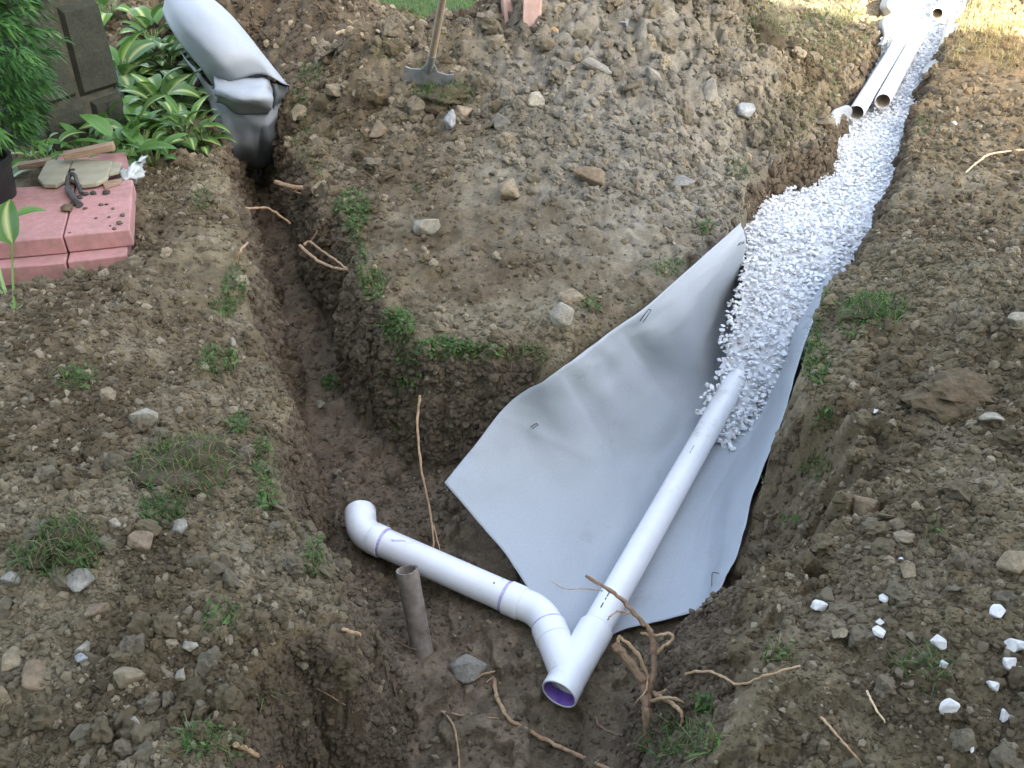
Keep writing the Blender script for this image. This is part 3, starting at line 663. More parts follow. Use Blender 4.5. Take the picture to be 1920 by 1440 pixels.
fab = sheet('landscape_fabric', main_net, M_FABRIC, None, 0.002, 0.008, 13, 3,
            folds=[(.46, .0, .36, .48, .05, .018), (.38, .0, .24, .50, .06, -.018), (.27, .02, .14, .46, .05, .016), (.68, .0, .58, .36, .05, .020), (.60, .0, .48, .40, .05, -.016), (.80, .05, .70, .36, .05, -.012), (.0, .55, .10, .9, .05, .010)],
            creases=[(.45, .0, .30, .5, .010), (.66, .0, .55, .40, .012), (.30, .05, .05, .32, .008), (.2, .70, .6, .84, .008), (.02, .68, .2, .98, .010), (.25, .0, .33, .30, -.008), (.55, .05, .40, .25, -.008), (.1, .45, .45, .52, .005)])
tag(fab, 'large grey landscape fabric sheet draped across the trench under the long white pipe', 'fabric')
def staple(px, py, z, ang, ln, wd, label):
    p = unv(px, py, z); t = empty('fabric_staple', p); d = Vector((math.cos(ang), math.sin(ang), 0.25)).normalized(); w = Vector((-math.sin(ang), math.cos(ang), 0)) * wd / 2
    path = [p + w - d * .01, p + w + d * ln, p - w + d * ln, p - w - d * .01]
    pts = [path[0], path[0].lerp(path[1], .9), path[1].lerp(path[2], .12), path[1].lerp(path[2], .88), path[2].lerp(path[3], .1), path[3]]
    part('wire', tube(pts, 0.0018, 6), M_WIRE, t); tag(t, label, 'staple')
def surf_at(px, py, o=None):
    """depth of the cloth behind a photo point"""
    best = None
    for i, row in enumerate(main_net):
        for p in row:
            v = p - Vector((0, 0, HC)); dep = v.y * CP - v.z * SP; upc = v.y * SP + v.z * CP
            e = (960 + F * v.x / dep - px) ** 2 + (720 - F * upc / dep - py) ** 2
            if best is None or e < best[0]: best = (e, p)
    return best[1]
for px, py, an, ln, wd, lb in ((1205, 600, 1.0, .07, .014, 'long dark wire staple at the upper edge of the grey fabric'), (1000, 800, .6, .02, .012, 'small wire staple on the left flap of the grey fabric'),
                               (1342, 1095, 1.4, .045, .028, 'square wire staple at the lower right corner of the grey fabric'), (1384, 458, .2, .03, .012, 'wire staple at the fabric tip beside the gravel')):
    q = surf_at(px, py); staple(px, py, q.z + .012, an, ln, wd, lb)

# the rolled sheet that stands in the far end of the left trench
roll = empty('fabric_roll', unv(450, 260, -.1)); tag(roll, 'bunched silver grey fabric roll hanging into the left trench beside the hostas', 'fabric')
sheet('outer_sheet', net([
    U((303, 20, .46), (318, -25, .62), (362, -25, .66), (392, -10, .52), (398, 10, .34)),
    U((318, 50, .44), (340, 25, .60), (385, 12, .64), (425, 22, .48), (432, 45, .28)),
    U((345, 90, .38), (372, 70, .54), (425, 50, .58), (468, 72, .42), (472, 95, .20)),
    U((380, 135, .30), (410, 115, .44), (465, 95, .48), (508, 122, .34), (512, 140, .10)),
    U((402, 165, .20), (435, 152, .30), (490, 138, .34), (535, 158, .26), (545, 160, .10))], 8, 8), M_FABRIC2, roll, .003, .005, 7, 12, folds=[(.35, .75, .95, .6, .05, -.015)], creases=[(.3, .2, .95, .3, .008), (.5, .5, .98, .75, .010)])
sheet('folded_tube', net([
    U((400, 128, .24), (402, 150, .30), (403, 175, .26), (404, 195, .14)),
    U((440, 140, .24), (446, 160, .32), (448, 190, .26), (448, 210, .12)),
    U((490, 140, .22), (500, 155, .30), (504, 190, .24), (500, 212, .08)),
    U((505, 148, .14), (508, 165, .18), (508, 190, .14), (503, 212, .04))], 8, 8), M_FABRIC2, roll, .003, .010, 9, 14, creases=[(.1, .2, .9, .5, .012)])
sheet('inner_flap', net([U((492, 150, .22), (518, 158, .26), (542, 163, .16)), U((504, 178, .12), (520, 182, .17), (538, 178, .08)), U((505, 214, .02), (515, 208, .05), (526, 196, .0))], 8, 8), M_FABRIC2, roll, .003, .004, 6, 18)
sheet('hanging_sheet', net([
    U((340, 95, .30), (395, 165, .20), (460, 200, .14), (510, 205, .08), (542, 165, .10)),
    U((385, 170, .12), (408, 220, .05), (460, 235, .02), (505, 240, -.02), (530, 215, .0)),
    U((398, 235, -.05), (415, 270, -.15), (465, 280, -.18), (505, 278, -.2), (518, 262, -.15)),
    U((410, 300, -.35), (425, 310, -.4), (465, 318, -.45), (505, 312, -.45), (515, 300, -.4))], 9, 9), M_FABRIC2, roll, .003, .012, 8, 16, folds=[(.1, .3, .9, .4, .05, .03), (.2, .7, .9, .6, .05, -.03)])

# cream liner edges that stick out of the gravel at the far pipes
liner = empty('trench_liner', unv(1650, 110, 0)); tag(liner, 'pale fabric liner edges folded over the gravel by the far pipes', 'fabric')
for rows, mt in ((
    [U((1668, -30, .05), (1685, -25, .12), (1700, -20, .02)), U((1650, 10, .04), (1668, 8, .14), (1695, 5, .03)), U((1660, 30, -.03), (1672, 26, .05), (1690, 22, .0))], M_FABRICW),
    ([U((1648, 40, .06), (1665, 30, .12), (1688, 24, .03)), U((1648, 52, .02), (1658, 42, .10), (1680, 42, .0)), U((1656, 72, .0), (1660, 66, .06), (1664, 60, -.05)), U((1640, 88, -.02), (1655, 84, .03), (1665, 80, -.06))], M_FABRICW),
    ([U((1776, 22, -.06), (1788, 34, .06), (1802, 45, .10)), U((1772, 50, -.07), (1782, 62, .05), (1796, 70, .08)), U((1755, 95, -.08), (1765, 108, .02), (1780, 105, .05)), U((1725, 135, -.08), (1735, 138, .0), (1755, 122, .03))], M_FABRICW),
    ([U((1605, 218, -.12), (1592, 198, .03), (1580, 202, .01)), U((1585, 236, -.12), (1568, 208, .05), (1556, 216, .02)), U((1562, 264, -.12), (1553, 242, .03), (1543, 246, .0)), U((1548, 296, -.12), (1540, 282, -.01), (1530, 290, -.03))], M_FABRIC2)):  # flap in the shade: darker fabric colour carries that shade
    sheet('flap', net(rows, 8, 8), mt, liner, .003, .006, 6, len(rows) + 20)

# ------------------------------------------------------------------ loose pipes on the gravel
def loose_pipe(a, b, label):
    t = empty('loose_pipe', (a.x, a.y, a.z - .055)); o = part('shell', pipe_shell(a, b, .0535), M_PVC, t)
    part('inside', hollow([(.002, .0483), ((b - a).length - .002, .0483)], a, b), M_PVCIN, o); tag(t, label, 'pipe', 'loose pipes on the gravel')
loose_pipe(unv(1605, 212, -0.040), unv(1698, 62, -0.035), 'white pipe lying on gravel, nearer and left of the two side by side')
loose_pipe(unv(1655, 190, -0.040), unv(1735, 44, -0.035), 'white pipe lying on gravel, right of the two side by side')
loose_pipe(unv(1757, 26, -0.025), unv(1850, -120, -0.025), 'far white pipe on sunlit gravel with its open end below the frame edge')


# ------------------------------------------------------------------ unseen building added behind the camera to cast the yard's shade
def box_vf(x0, x1, y0, y1, z0, z1, M=None):
    V = [Vector((x, y, z)) for z in (z0, z1) for x, y in ((x0, y0), (x1, y0), (x1, y1), (x0, y1))]
    if M is not None: V = [M @ v for v in V]
    return V, [(3, 2, 1, 0), (4, 5, 6, 7), (0, 1, 5, 4), (1, 2, 6, 5), (2, 3, 7, 6), (3, 0, 4, 7)]
def join(*vfs):
    V = []; Fc = []
    for v, f in vfs: n = len(V); V += list(v); Fc += [tuple(i + n for i in q) for q in f]
    return V, Fc
def bevel(o, w=.004, seg=2):
    m = o.modifiers.new('bevel', 'BEVEL'); m.width = w; m.segments = seg; m.limit_method = 'ANGLE'; return o
shading_house = empty('shading_house', (0, -7, 0)); tag(shading_house, 'unseen two storey pale building added behind the camera to shade the yard', 'shading_house')
HX0, HX1, HY0, HY1 = -16, 9.65, -12, -3.3
part('wall', box_vf(HX0, HX1, HY0, HY1, -.1, 8.6), M_SIDING, shading_house, False)
rf = part('roof', ([Vector(p) for p in ((HX0 - .3, HY0 - .4, 8.55), (HX1 + .3, HY0 - .4, 8.55), (HX1 + .3, HY1 + .35, 8.55), (HX0 - .3, HY1 + .35, 8.55), (HX0 - .3, -7.6, 11.2), (HX1 + .3, -7.6, 11.2))], [(0, 1, 5, 4), (2, 3, 4, 5), (1, 2, 5), (3, 0, 4), (3, 2, 1, 0)]), M_ROOF, shading_house, False)
for x in (-9, -5.2, -1.4, 2.4, 5.4):
    w = part('window', join(box_vf(x - .5, x + .5, HY1 - .02, HY1 + .03, 3.6, 5.0)), M_TRIM, shading_house, False)
    part('pane', box_vf(x - .43, x + .43, HY1 + .031, HY1 + .036, 3.67, 4.93), M_GLASS, w, False)
for x in (-5.2, 3.6):
    w = part('window', join(box_vf(x - .5, x + .5, HY1 - .02, HY1 + .03, .9, 2.3)), M_TRIM, shading_house, False)
    part('pane', box_vf(x - .43, x + .43, HY1 + .031, HY1 + .036, .97, 2.23), M_GLASS, w, False)

# ------------------------------------------------------------------ old iron stub in the pit
def build_stub():
    a = unv(792, 1222, -.63); b = unv(763, 1068, -.33); t = empty('old_iron_pipe', a); tag(t, 'short rusty grey iron pipe stub standing in front of the white pipe', 'pipe')
    d = (b - a).normalized(); a2 = a - d * .1; L = (b - a2).length; R = .0385
    prof = [(0, R), (L - .06, R), (L - .004, R * 1.03), (L, R * .99), (L - .001, R * .80), (L - .02, R * .78), (L - .16, R * .76)]
    o = part('shell', hollow(prof, a2, b, 28), M_RUST, t, ang=50)
    r = random.Random(4)
    for v in o.data.vertices: v.co += Vector((r.uniform(-1, 1), r.uniform(-1, 1), r.uniform(-1, 1))) * .0014
    part('silt', hollow([(L - .14, .001), (L - .14, R * .78)], a2, b, 20), M_SOLE, o)
build_stub()

# ------------------------------------------------------------------ roots
def root_thing(name, label, branches, mat=None, cat='root', group=None, base=None):
    """branches: (list of (px, py, lift above ground or ('z', height)), radius from, radius to)"""
    t = None
    for bi, (pts, r0, r1, *mm) in enumerate(branches):
        P = []
        for q in pts:
            if isinstance(q[2], tuple): P.append(unv(q[0], q[1], q[2][1]))
            else:
                g = hit1(q[0], q[1] + 0); d = Vector(ray(q[0], q[1])); k = q[2] / max(-d.z, .2); P.append(g - d * k)
        S = spline(P, 7); n = len(S); rr = random.Random(bi + len(label))
        S = [p + Vector((rr.uniform(-1, 1), rr.uniform(-1, 1), rr.uniform(-1, 1))) * min(r0 * .35, .003) for p in S]
        R = [(r0 + (r1 - r0) * i / (n - 1)) * (1 + .13 * math.sin(i * 1.7 + bi)) for i in range(n)]
        if t is None: t = empty(name, P[0]); tag(t, label, cat, group)
        part('stem' if bi == 0 else 'branch', tube(S, R, 8, True, .08, bi), (mm[0] if mm else mat or M_ROOT), t)
    return t
Z = lambda z: ('z', z)
_g = hit1(1225, 1400); _dz = _g.z - (-.50)
ZR = lambda z: ('z', z + max(_dz, 0))
root_thing('tree_root', 'forked brown root stump with a cut end standing by the wye', [
    ([(1222, 1420, -.03), (1214, 1350, ZR(-.44)), (1211, 1300, ZR(-.40)), (1196, 1262, ZR(-.36)), (1152, 1208, ZR(-.30))], .017, .013, M_ROOTD),
    ([(1216, 1300, ZR(-.40)), (1226, 1255, ZR(-.35)), (1221, 1190, ZR(-.28)), (1196, 1157, ZR(-.24)), (1158, 1118, ZR(-.20)), (1100, 1080, ZR(-.15))], .0105, .005, M_ROOTD),
    ([(1216, 1275, ZR(-.38)), (1195, 1225, ZR(-.31)), (1166, 1198, ZR(-.28)), (1160, 1196, ZR(-.28)), (1160, 1206, ZR(-.29))], .006, .005),
    ([(1228, 1230, ZR(-.33)), (1240, 1215, ZR(-.31)), (1262, 1198, ZR(-.29)), (1254, 1188, ZR(-.28)), (1226, 1191, ZR(-.28)), (1202, 1186, ZR(-.28))], .005, .004),
    ([(1218, 1316, ZR(-.42)), (1255, 1308, .05), (1292, 1320, .012)], .006, .003),
    ([(1216, 1296, ZR(-.41)), (1240, 1308, .07), (1268, 1325, .05), (1280, 1345, .03), (1277, 1366, .004)], .008, .003),
    ([(1180, 1150, ZR(-.23)), (1160, 1146, ZR(-.23)), (1145, 1155, ZR(-.24)), (1139, 1163, ZR(-.26))], .0035, .0015),
    ([(1130, 1108, ZR(-.19)), (1095, 1104, ZR(-.18)), (1060, 1104, ZR(-.18)), (1034, 1090, ZR(-.17))], .002, .0008),
    ([(1214, 1270, ZR(-.37)), (1212, 1292, ZR(-.36)), (1202, 1306, ZR(-.36)), (1188, 1322, ZR(-.4))], .0035, .0015),
    ([(1230, 1330, ZR(-.44)), (1245, 1360, ZR(-.46)), (1236, 1390, ZR(-.5))], .005, .002)])
root_thing('thin_root', 'thin tan root reaching right across the soil from the root stump', [([(1224, 1304, .05), (1245, 1297, .05), (1270, 1285, .04), (1292, 1262, .045), (1340, 1262, .03), (1385, 1283, .025), (1440, 1265, .03), (1500, 1248, .03)], .005, .0028)])
root_thing('thick_root', 'stout broken root jutting from the turf over the dark left trench', [([(612, 358, Z(-.04)), (575, 354, Z(-.07)), (545, 350, Z(-.10)), (517, 341, Z(-.12))], .017, .014), ([(590, 364, Z(-.07)), (566, 364, Z(-.1)), (545, 356, Z(-.12)), (526, 355, Z(-.14))], .006, .003), ([(555, 358, Z(-.1)), (568, 368, Z(-.14)), (575, 382, Z(-.2))], .005, .002)])
root_thing('curved_root', 'single curved root bridging the left trench below the stout root', [([(422, 394, Z(-.06)), (450, 391, Z(-.07)), (490, 390, Z(-.10)), (508, 393, Z(-.14)), (545, 420, Z(-.22))], .008, .006)])
root_thing('forked_root', 'two pronged tan root loop sticking out of the left trench wall', [([(652, 507, Z(-.10)), (620, 500, Z(-.14)), (590, 485, Z(-.16)), (562, 460, Z(-.17))], .007, .009), ([(652, 505, Z(-.10)), (625, 485, Z(-.13)), (600, 468, Z(-.15)), (580, 453, Z(-.16)), (570, 460, Z(-.17))], .006, .007), ([(583, 452, Z(-.16)), (590, 442, Z(-.13)), (596, 432, Z(-.10))], .004, .002)])
root_thing('stub_root', 'short dark root stub on the left side of the left trench', [([(442, 490, .0), (455, 465, .03), (470, 448, .05)], .007, .005)])
root_thing('hanging_root', 'long thin root hanging down from the weedy trench corner to the pipe', [([(787, 742, Z(-.12)), (783, 800, Z(-.22)), (790, 880, Z(-.32)), (803, 940, Z(-.40)), (812, 1000, Z(-.47)), (812, 1052, Z(-.55))], .0055, .003), ([(813, 985, Z(-.45)), (822, 1020, Z(-.50)), (832, 1060, Z(-.56))], .003, .0015)])
root_thing('snaking_root', 'long tan root snaking along the pit floor to the bottom edge', [([(926, 1272, .0), (930, 1300, .015), (952, 1345, .02), (1000, 1375, .02), (1060, 1405, .02), (1150, 1446, .015)], .008, .006)])
root_thing('pale_twig', 'thin pale branching twig left of the long snaking root', [([(826, 1334, .01), (870, 1342, .015), (940, 1347, .012)], .004, .0025), ([(830, 1335, .01), (850, 1360, .012), (858, 1400, .012), (862, 1445, .01)], .0045, .003)])
root_thing('broken_root', 'short broken root poking from the bank left of the iron stub', [([(622, 1172, .01), (650, 1182, .02), (680, 1192, .02), (708, 1204, .03)], .0055, .006)])
root_thing('thread_root', 'thread thin dark root trailing to the foot of the iron stub', [([(668, 1145, .02), (720, 1185, .01), (755, 1208, .02), (780, 1218, .03), (800, 1216, .03)], .0025, .0018)], M_ROOTD)
root_thing('corner_root', 'brown root at the bottom edge under the dark left bank', [([(440, 1395, .03), (480, 1415, .03), (530, 1440, .02), (570, 1460, .02)], .007, .007)])
root_thing('bank_root', 'hair thin root lying on the dark bank face at lower left', [([(592, 1290, .01), (620, 1305, .01), (648, 1322, .01)], .0025, .002)], M_ROOTD)
root_thing('straw_stick', 'bent yellow stick lying on the right bank', [([(1810, 324, .01), (1838, 300, .03), (1860, 288, .035), (1920, 281, .03)], .006, .006)], M_WOODCUT)
root_thing('pale_branch', 'pale crooked branch lying by the lawn edge behind the dirt', [([(632, 64, .02), (650, 57, .05), (680, 57, .05), (712, 58, .03)], .014, .009, M_WOODCUT), ([(680, 66, .03), (668, 50, .05), (652, 38, .05)], .009, .006), ([(686, 58, .04), (687, 48, .07)], .006, .004)], M_ROOT)
root_thing('roll_root', 'brown root standing beside the bunched grey fabric roll', [([(508, 232, Z(-.05)), (520, 205, Z(.0)), (533, 178, Z(.05))], .010, .009)])
root_thing('loose_twig', 'short twig among clods below the loop of the right bank', [([(1540, 1345, .01), (1575, 1385, .015), (1615, 1430, .01)], .0035, .0025)], M_ROOT)
root_thing('grass_straw', 'fine straw stalk lying under the white stones at right', [([(1625, 1295, .01), (1640, 1325, .02), (1660, 1355, .02)], .003, .002)], M_WOODCUT)
root_thing('pit_root', 'small pale root beside the flat slab left of the wye', [([(888, 1275, .01), (905, 1265, .02), (928, 1258, .02)], .004, .003), ([(912, 1280, .01), (925, 1268, .02)], .003, .002)])
root_thing('ground_twig', 'faint twig on the smooth soil right of the wye mouth', [([(1116, 1345, .004), (1125, 1362, .012), (1150, 1375, .008), (1168, 1380, .004)], .004, .003)], M_ROOTD)

# ------------------------------------------------------------------ single rocks
ROCK = dict(grey=(.24, .225, .19), pale=(.30, .275, .215), tan=(.235, .19, .125), brown=(.19, .145, .095), orange=(.42, .28, .14), dark=(.14, .12, .095), blue=(.30, .31, .31))
def rock(px, py, w, h, colour, label, flat=.5, seed=None, lift=.4, name='rock', group=None):
    g = hit1(px, py + h * .2); dep = g.y * CP - (g.z - HC) * SP; k = dep / F
    seed = int(px * 7 + py) if seed is None else seed
    V, T = hull_up(hull_stone(11 + seed % 5, 1.0, seed)); r = np.random.RandomState(seed)
    w, h = w * 1.2, h * 1.15; V = V / np.abs(V).max(0); V = V * np.array([w * k * .5, max(w, h) * k * .42, max(h * k * .5, .3 * flat * w * k)])
    c = np.array(ROCK[colour]) * (0.9 + .2 * r.uniform(0, 1, (len(V), 1)))
    o = link(name, tri_mesh(name, V, T, M_ROCK, c), None, g + Vector((0, 0, lift * h * k * .5 + .008)), (r.uniform(-.3, .3), r.uniform(-.3, .3), r.uniform(-.5, .5)))
    return tag(o, label, 'stone' if 'stone' in label else 'rock', group)
for a in [
    (272, 782, 44, 42, 'pale', 'pale flat three sided stone on the left bank', .4), (950, 360, 46, 50, 'tan', 'upright tan rock with an orange face on the middle mound'),
    (1116, 338, 74, 50, 'brown', 'large brown square rock embedded in the middle slope'), (800, 425, 46, 34, 'pale', 'pale wedge shaped rock on the middle mound near the trench'),
    (1278, 346, 44, 16, 'grey', 'flat grey slab rock near the edge of the gravel', .2), (1050, 595, 42, 42, 'pale', 'pale rock on the overhang above the grey fabric'),
    (1072, 558, 44, 14, 'tan', 'thin long slate rock just above the overhang', .2), (872, 212, 30, 34, 'tan', 'squared tan rock among clods below the sod clump'),
    (846, 232, 36, 44, 'blue', 'blue grey rock left of the squared tan one'), (1000, 192, 42, 30, 'pale', 'pale leaning slab rock on the big dirt pile', .3),
    (942, 232, 32, 30, 'grey', 'tilted grey rock on the dirt pile between slab and sod'), (1042, 62, 26, 14, 'orange', 'bright orange tan rock high on the dirt pile'),
    (702, 246, 40, 26, 'brown', 'dark brown wedge rock by the left trench on the mound'), (1612, 955, 52, 54, 'brown', 'big brown rock at the trench edge on the right bank'),
    (1860, 788, 42, 18, 'pale', 'flat pale green rock on the right bank', .25), (1906, 602, 34, 24, 'pale', 'pale rock at the right frame edge on the bank'),
    (1900, 1060, 58, 40, 'tan', 'tan flat rock at the right frame edge above white stones', .4), (362, 1210, 28, 32, 'pale', 'light grey round topped rock on the lower left bank'),
    (246, 1272, 50, 34, 'tan', 'flat tan rock low on the left bank', .4), (344, 1268, 24, 18, 'pale', 'small pale triangular rock right of the flat tan rock'),
    (66, 1266, 60, 42, 'brown', 'blunt brown rock at the lower left next to the log shaped one'), (28, 1238, 62, 34, 'tan', 'log shaped rock at the left frame edge'),
    (12, 1310, 42, 62, 'tan', 'slab rock cut by the left frame edge', .4), (154, 1212, 32, 22, 'pale', 'pale rock beside the small round grey pebble', .4),
    (157, 1236, 22, 18, 'blue', 'small round grey pebble stone at lower left'), (272, 1016, 42, 36, 'brown', 'rounded brown rock right of the lower left grass tuft'),
    (150, 1092, 48, 42, 'grey', 'grey rock directly below the lower left grass tuft'), (112, 1346, 28, 22, 'tan', 'tan rock near the bottom left corner'),
    (260, 1362, 20, 30, 'pale', 'small upright pale rock near the bottom edge left'), (354, 1360, 16, 16, 'pale', 'small pale chip of rock above the dark bank'),
    (876, 1250, 62, 46, 'grey', 'flat grey slab rock on the pit floor left of the wye', .3), (340, 992, 30, 26, 'grey', 'grey rounded rock below the green sprigs on the left bank'),
    (218, 985, 18, 20, 'pale', 'small pale egg shaped rock on the left bank'), (1696, 1074, 36, 30, 'tan', 'tan angular rock above the scattered white stones'),
    (1572, 1192, 46, 26, 'tan', 'long tan rock left of the paired white stones', .4), (1460, 434, 24, 18, 'dark', 'dark rock lying on the white gravel'),
    (25, 1088, 30, 36, 'grey', 'grey upright rock at the left edge beside the grass tuft'), (75, 515, 16, 36, 'tan', 'small upright tan stone below the pink pavers'),
    (190, 1150, 46, 26, 'brown', 'weathered brown rock in the middle of the lower left bank'), 
    (1120, 130, 50, 36, 'grey', 'grey block rock in the middle of the dirt pile'), (1225, 140, 30, 32, 'grey', 'grey rock right of the block on the dirt pile'),
    (1330, 175, 36, 40, 'grey', 'rough grey rock low on the right side of the dirt pile'), (560, 215, 40, 26, 'tan', 'tan clod like rock on the left trench shoulder'),
    (1395, 210, 34, 26, 'blue', 'pale blue grey rock at the foot of the dirt pile'), (632, 170, 44, 26, 'tan', 'orange tan rock above the left trench shoulder'),
    (1550, 232, 30, 14, 'tan', 'tan stone at the edge of the fabric near the loose pipes', .3), (440, 645, 24, 18, 'pale', 'pale stone on the edge of the left trench'),
    (600, 760, 18, 12, 'pale', 'small pale stone on the floor of the left trench')]: rock(*a)
g = hit1(1800, 745); k = (g.y * CP - (g.z - HC) * SP) / F; V, T = rough_lump(ico(4), 4321)
o = link('hollow_clod', tri_mesh('hollow_clod', V * np.array([82 * k, 60 * k, 34 * k]), T, M_SOIL, np.repeat(np.array([[.105, .08, .047]]), len(V), 0)), None, g + Vector((0, 0, .005))); tag(o, 'wide clod of earth standing in for a dark hollow on the right bank', 'clod')  # clod added in place of a dark hollow under the lumps
for px, py, w, h, lb in [
    (1533, 1140, 25, 24, 'white stone nearest the lower corner of the grey fabric'), (1655, 1127, 19, 13, 'small white stone above the paired ones on the right bank'),
    (1687, 1053, 11, 12, 'tiny white stone highest of the scatter, above the tan rock'), (1648, 1170, 14, 16, 'upper white stone of the close pair on the right bank'),
    (1646, 1190, 26, 16, 'lower white stone of the close pair on the right bank'), (1866, 1150, 27, 17, 'oblong white stone alone near the right frame edge'),
    (1758, 1207, 30, 26, 'square white stone in the middle of the scatter'), (1764, 1250, 22, 24, 'white stone just below the square one'),
    (1892, 1212, 24, 30, 'knobbly white stone, left of the topmost pair at the right edge'), (1910, 1215, 22, 26, 'white stone touching the right frame edge, beside the knobbly one'), (1886, 1248, 32, 30, 'long white stone below the knobbly pair at the right edge'),
    (1910, 1262, 18, 16, 'small white stone right of the long one at the frame edge'), (1903, 1276, 15, 18, 'small round white stone under the long one'), (1857, 1288, 19, 22, 'white stone alone under the small round one'),
    (1776, 1332, 34, 30, 'large white wedge stone lowest but one in the middle'), (1878, 1346, 17, 22, 'thin white stone near the lower right corner'), (1818, 1405, 28, 18, 'white stone at the bottom, lowest of the scatter'),
    (1836, 240, 12, 9, 'white chip of stone high on the right bank'), (1787, 235, 10, 8, 'white chip of stone beside the far gravel'), (1640, 776, 10, 14, 'white chip of stone on the right bank below the green weeds')]:
    o = rock(px, py, w, h, 'pale', lb, .45, None, .55, 'white_stone', 'white stones scattered on the right bank')
    setcol_ = o.data.color_attributes['col']; n = len(o.data.vertices); setcol_.data.foreach_set('color', np.tile(np.array([.60, .60, .59, 1], np.float32), n))
    o.data.materials[0] = M_GRAVEL
# long slates on top of the pile
def slab(a, b, w, th, colour, label, name='slate_slab'):
    d = b - a; L = d.length; V = []; r = random.Random(int(L * 1e4)); x = d.normalized(); y = x.cross(Vector((0, 0, 1))).normalized(); z = x.cross(y)
    n = 7; ring = []
    for i in range(n):
        for sy in (-1, 1):
            for sz in (-1, 1): V.append(a + x * (L * i / (n - 1) + r.uniform(-.01, .01)) + y * sy * w * .5 * r.uniform(.75, 1.05) + z * sz * th * .5 * r.uniform(.7, 1.1))
    Fc = []
    for i in range(n - 1):
        o = i * 4; p = o + 4; Fc += [(o, o + 1, p + 1, p), (o + 1, o + 3, p + 3, p + 1), (o + 3, o + 2, p + 2, p + 3), (o + 2, o, p, p + 2)]
    Fc += [(0, 2, 3, 1), ((n - 1) * 4, (n - 1) * 4 + 1, (n - 1) * 4 + 3, (n - 1) * 4 + 2)]
    c = a.lerp(b, .5); me = sharp(mesh(name, [v - c for v in V], Fc, M_ROCK, False, np.array(ROCK[colour])), 30); o = link(name, me, None, c); tag(o, label, 'stone'); return o
g = hit1(1168, 52); slab(g + Vector((0, 0, .01)), g + Vector((.22, .25, .16)), .06, .05, 'blue', 'long grey slate slab leaning at the top of the dirt pile')
g = hit1(1130, 22); slab(g + Vector((0, 0, .02)), g + Vector((.05, .18, .07)), .10, .03, 'blue', 'short pale slate slab left of the long one on the pile')

# ------------------------------------------------------------------ grass, weeds and turf
def blades(P, N, length, width, droop, colr, r, spread=.7):
    """grass blades: three-segment strips, one colour each"""
    n = len(P); ang = r.uniform(0, 2 * math.pi, n); lean = r.uniform(.1, spread, n)
    d = np.stack([np.cos(ang), np.sin(ang), np.zeros(n)], -1); side = np.stack([-np.sin(ang), np.cos(ang), np.zeros(n)], -1)
    L = length * r.uniform(.5, 1.2, n); W = width * r.uniform(.7, 1.3, n); V = []
    for k, (t, w) in enumerate(((0, 1), (.45, .85), (.8, .5), (1, .02))):
        c = P + d * (L * lean * t ** 1.7)[:, None] + np.array([0, 0, 1]) * (L * (t - droop * lean * t ** 2.2))[:, None]
        V += [c - side * (W * w * .5)[:, None], c + side * (W * w * .5)[:, None]]
    V = np.stack(V, 1).reshape(-1, 3); b = (np.arange(n) * 8)[:, None, None]
    T = (np.array([[0, 1, 3, 2], [2, 3, 5, 4], [4, 5, 7, 6]])[None] + b).reshape(-1, 4)
    return V, T, np.repeat(colr, 8, 0)
GREENS = np.array([[.055, .115, .026], [.08, .15, .036], [.11, .175, .05], [.045, .09, .024], [.15, .155, .06], [.20, .165, .085]])
def pick(r, n, w): return GREENS[r.choice(6, n, p=np.array(w) / sum(w))] * r.uniform(.75, 1.25, (n, 1))
def clover(P, size, colr, r):
    """small leaflets on the weeds: little diamond leaves facing up"""
    n = len(P); R = rotmats(n, r); base = np.array([[0, -1, 0], [.55, 0, .15], [0, 1, 0], [-.55, 0, .15]])
    tilt = r.uniform(-.7, .7, (n, 2)); a = r.uniform(0, 6.28, n)
    x = np.stack([np.cos(a), np.sin(a), tilt[:, 0]], -1); y = np.stack([-np.sin(a), np.cos(a), tilt[:, 1]], -1); z = np.array([0, 0, 1.])
    s = (size * r.uniform(.6, 1.3, n))[:, None, None]
    V = (base[None, :, 0, None] * x[:, None] + base[None, :, 1, None] * y[:, None] + base[None, :, 2, None] * z) * s + P[:, None]
    T = (np.array([[0, 1, 2, 3]])[None] + (np.arange(n) * 4)[:, None, None]).reshape(-1, 4)
    return V.reshape(-1, 3), T, np.repeat(colr, 4, 0)
def cat_meshes(parts):
    V = []; T = []; C = []; o = 0
    for v, t, c in parts: V.append(v); T.append(t + o); C.append(c); o += len(v)
    return np.concatenate(V), np.concatenate(T), np.concatenate(C)
gr = np.random.RandomState(21)
def spot(px, py, rx, ry, n, length, w, leaf=0, leafsize=.008, width=.0035, lift=0.0):
    a = gr.uniform(0, 6.28, n + leaf); q = np.sqrt(gr.uniform(0, 1, n + leaf)); P = hit(px + rx * q * np.cos(a), py + ry * q * np.sin(a))
    out = []
    if n: out.append(blades(P[:n] - np.array([0, 0, .004]), None, length, width, .75, pick(gr, n, w), gr, 1.1))
    if leaf:
        Q = P[n:].copy(); Q[:, 2] += gr.uniform(.0, .035, leaf) + lift; Q[:, :2] += gr.normal(0, .008, (leaf, 2)); out.append(clover(Q, leafsize, pick(gr, leaf, (3, 5, 4, 1, 0, 0)), gr))
    return out
GREEN, DRY, MIX = (3, 4, 3, 2, 1, 0), (1, 1, 1, 1, 4, 5), (2, 3, 2, 2, 3, 2)
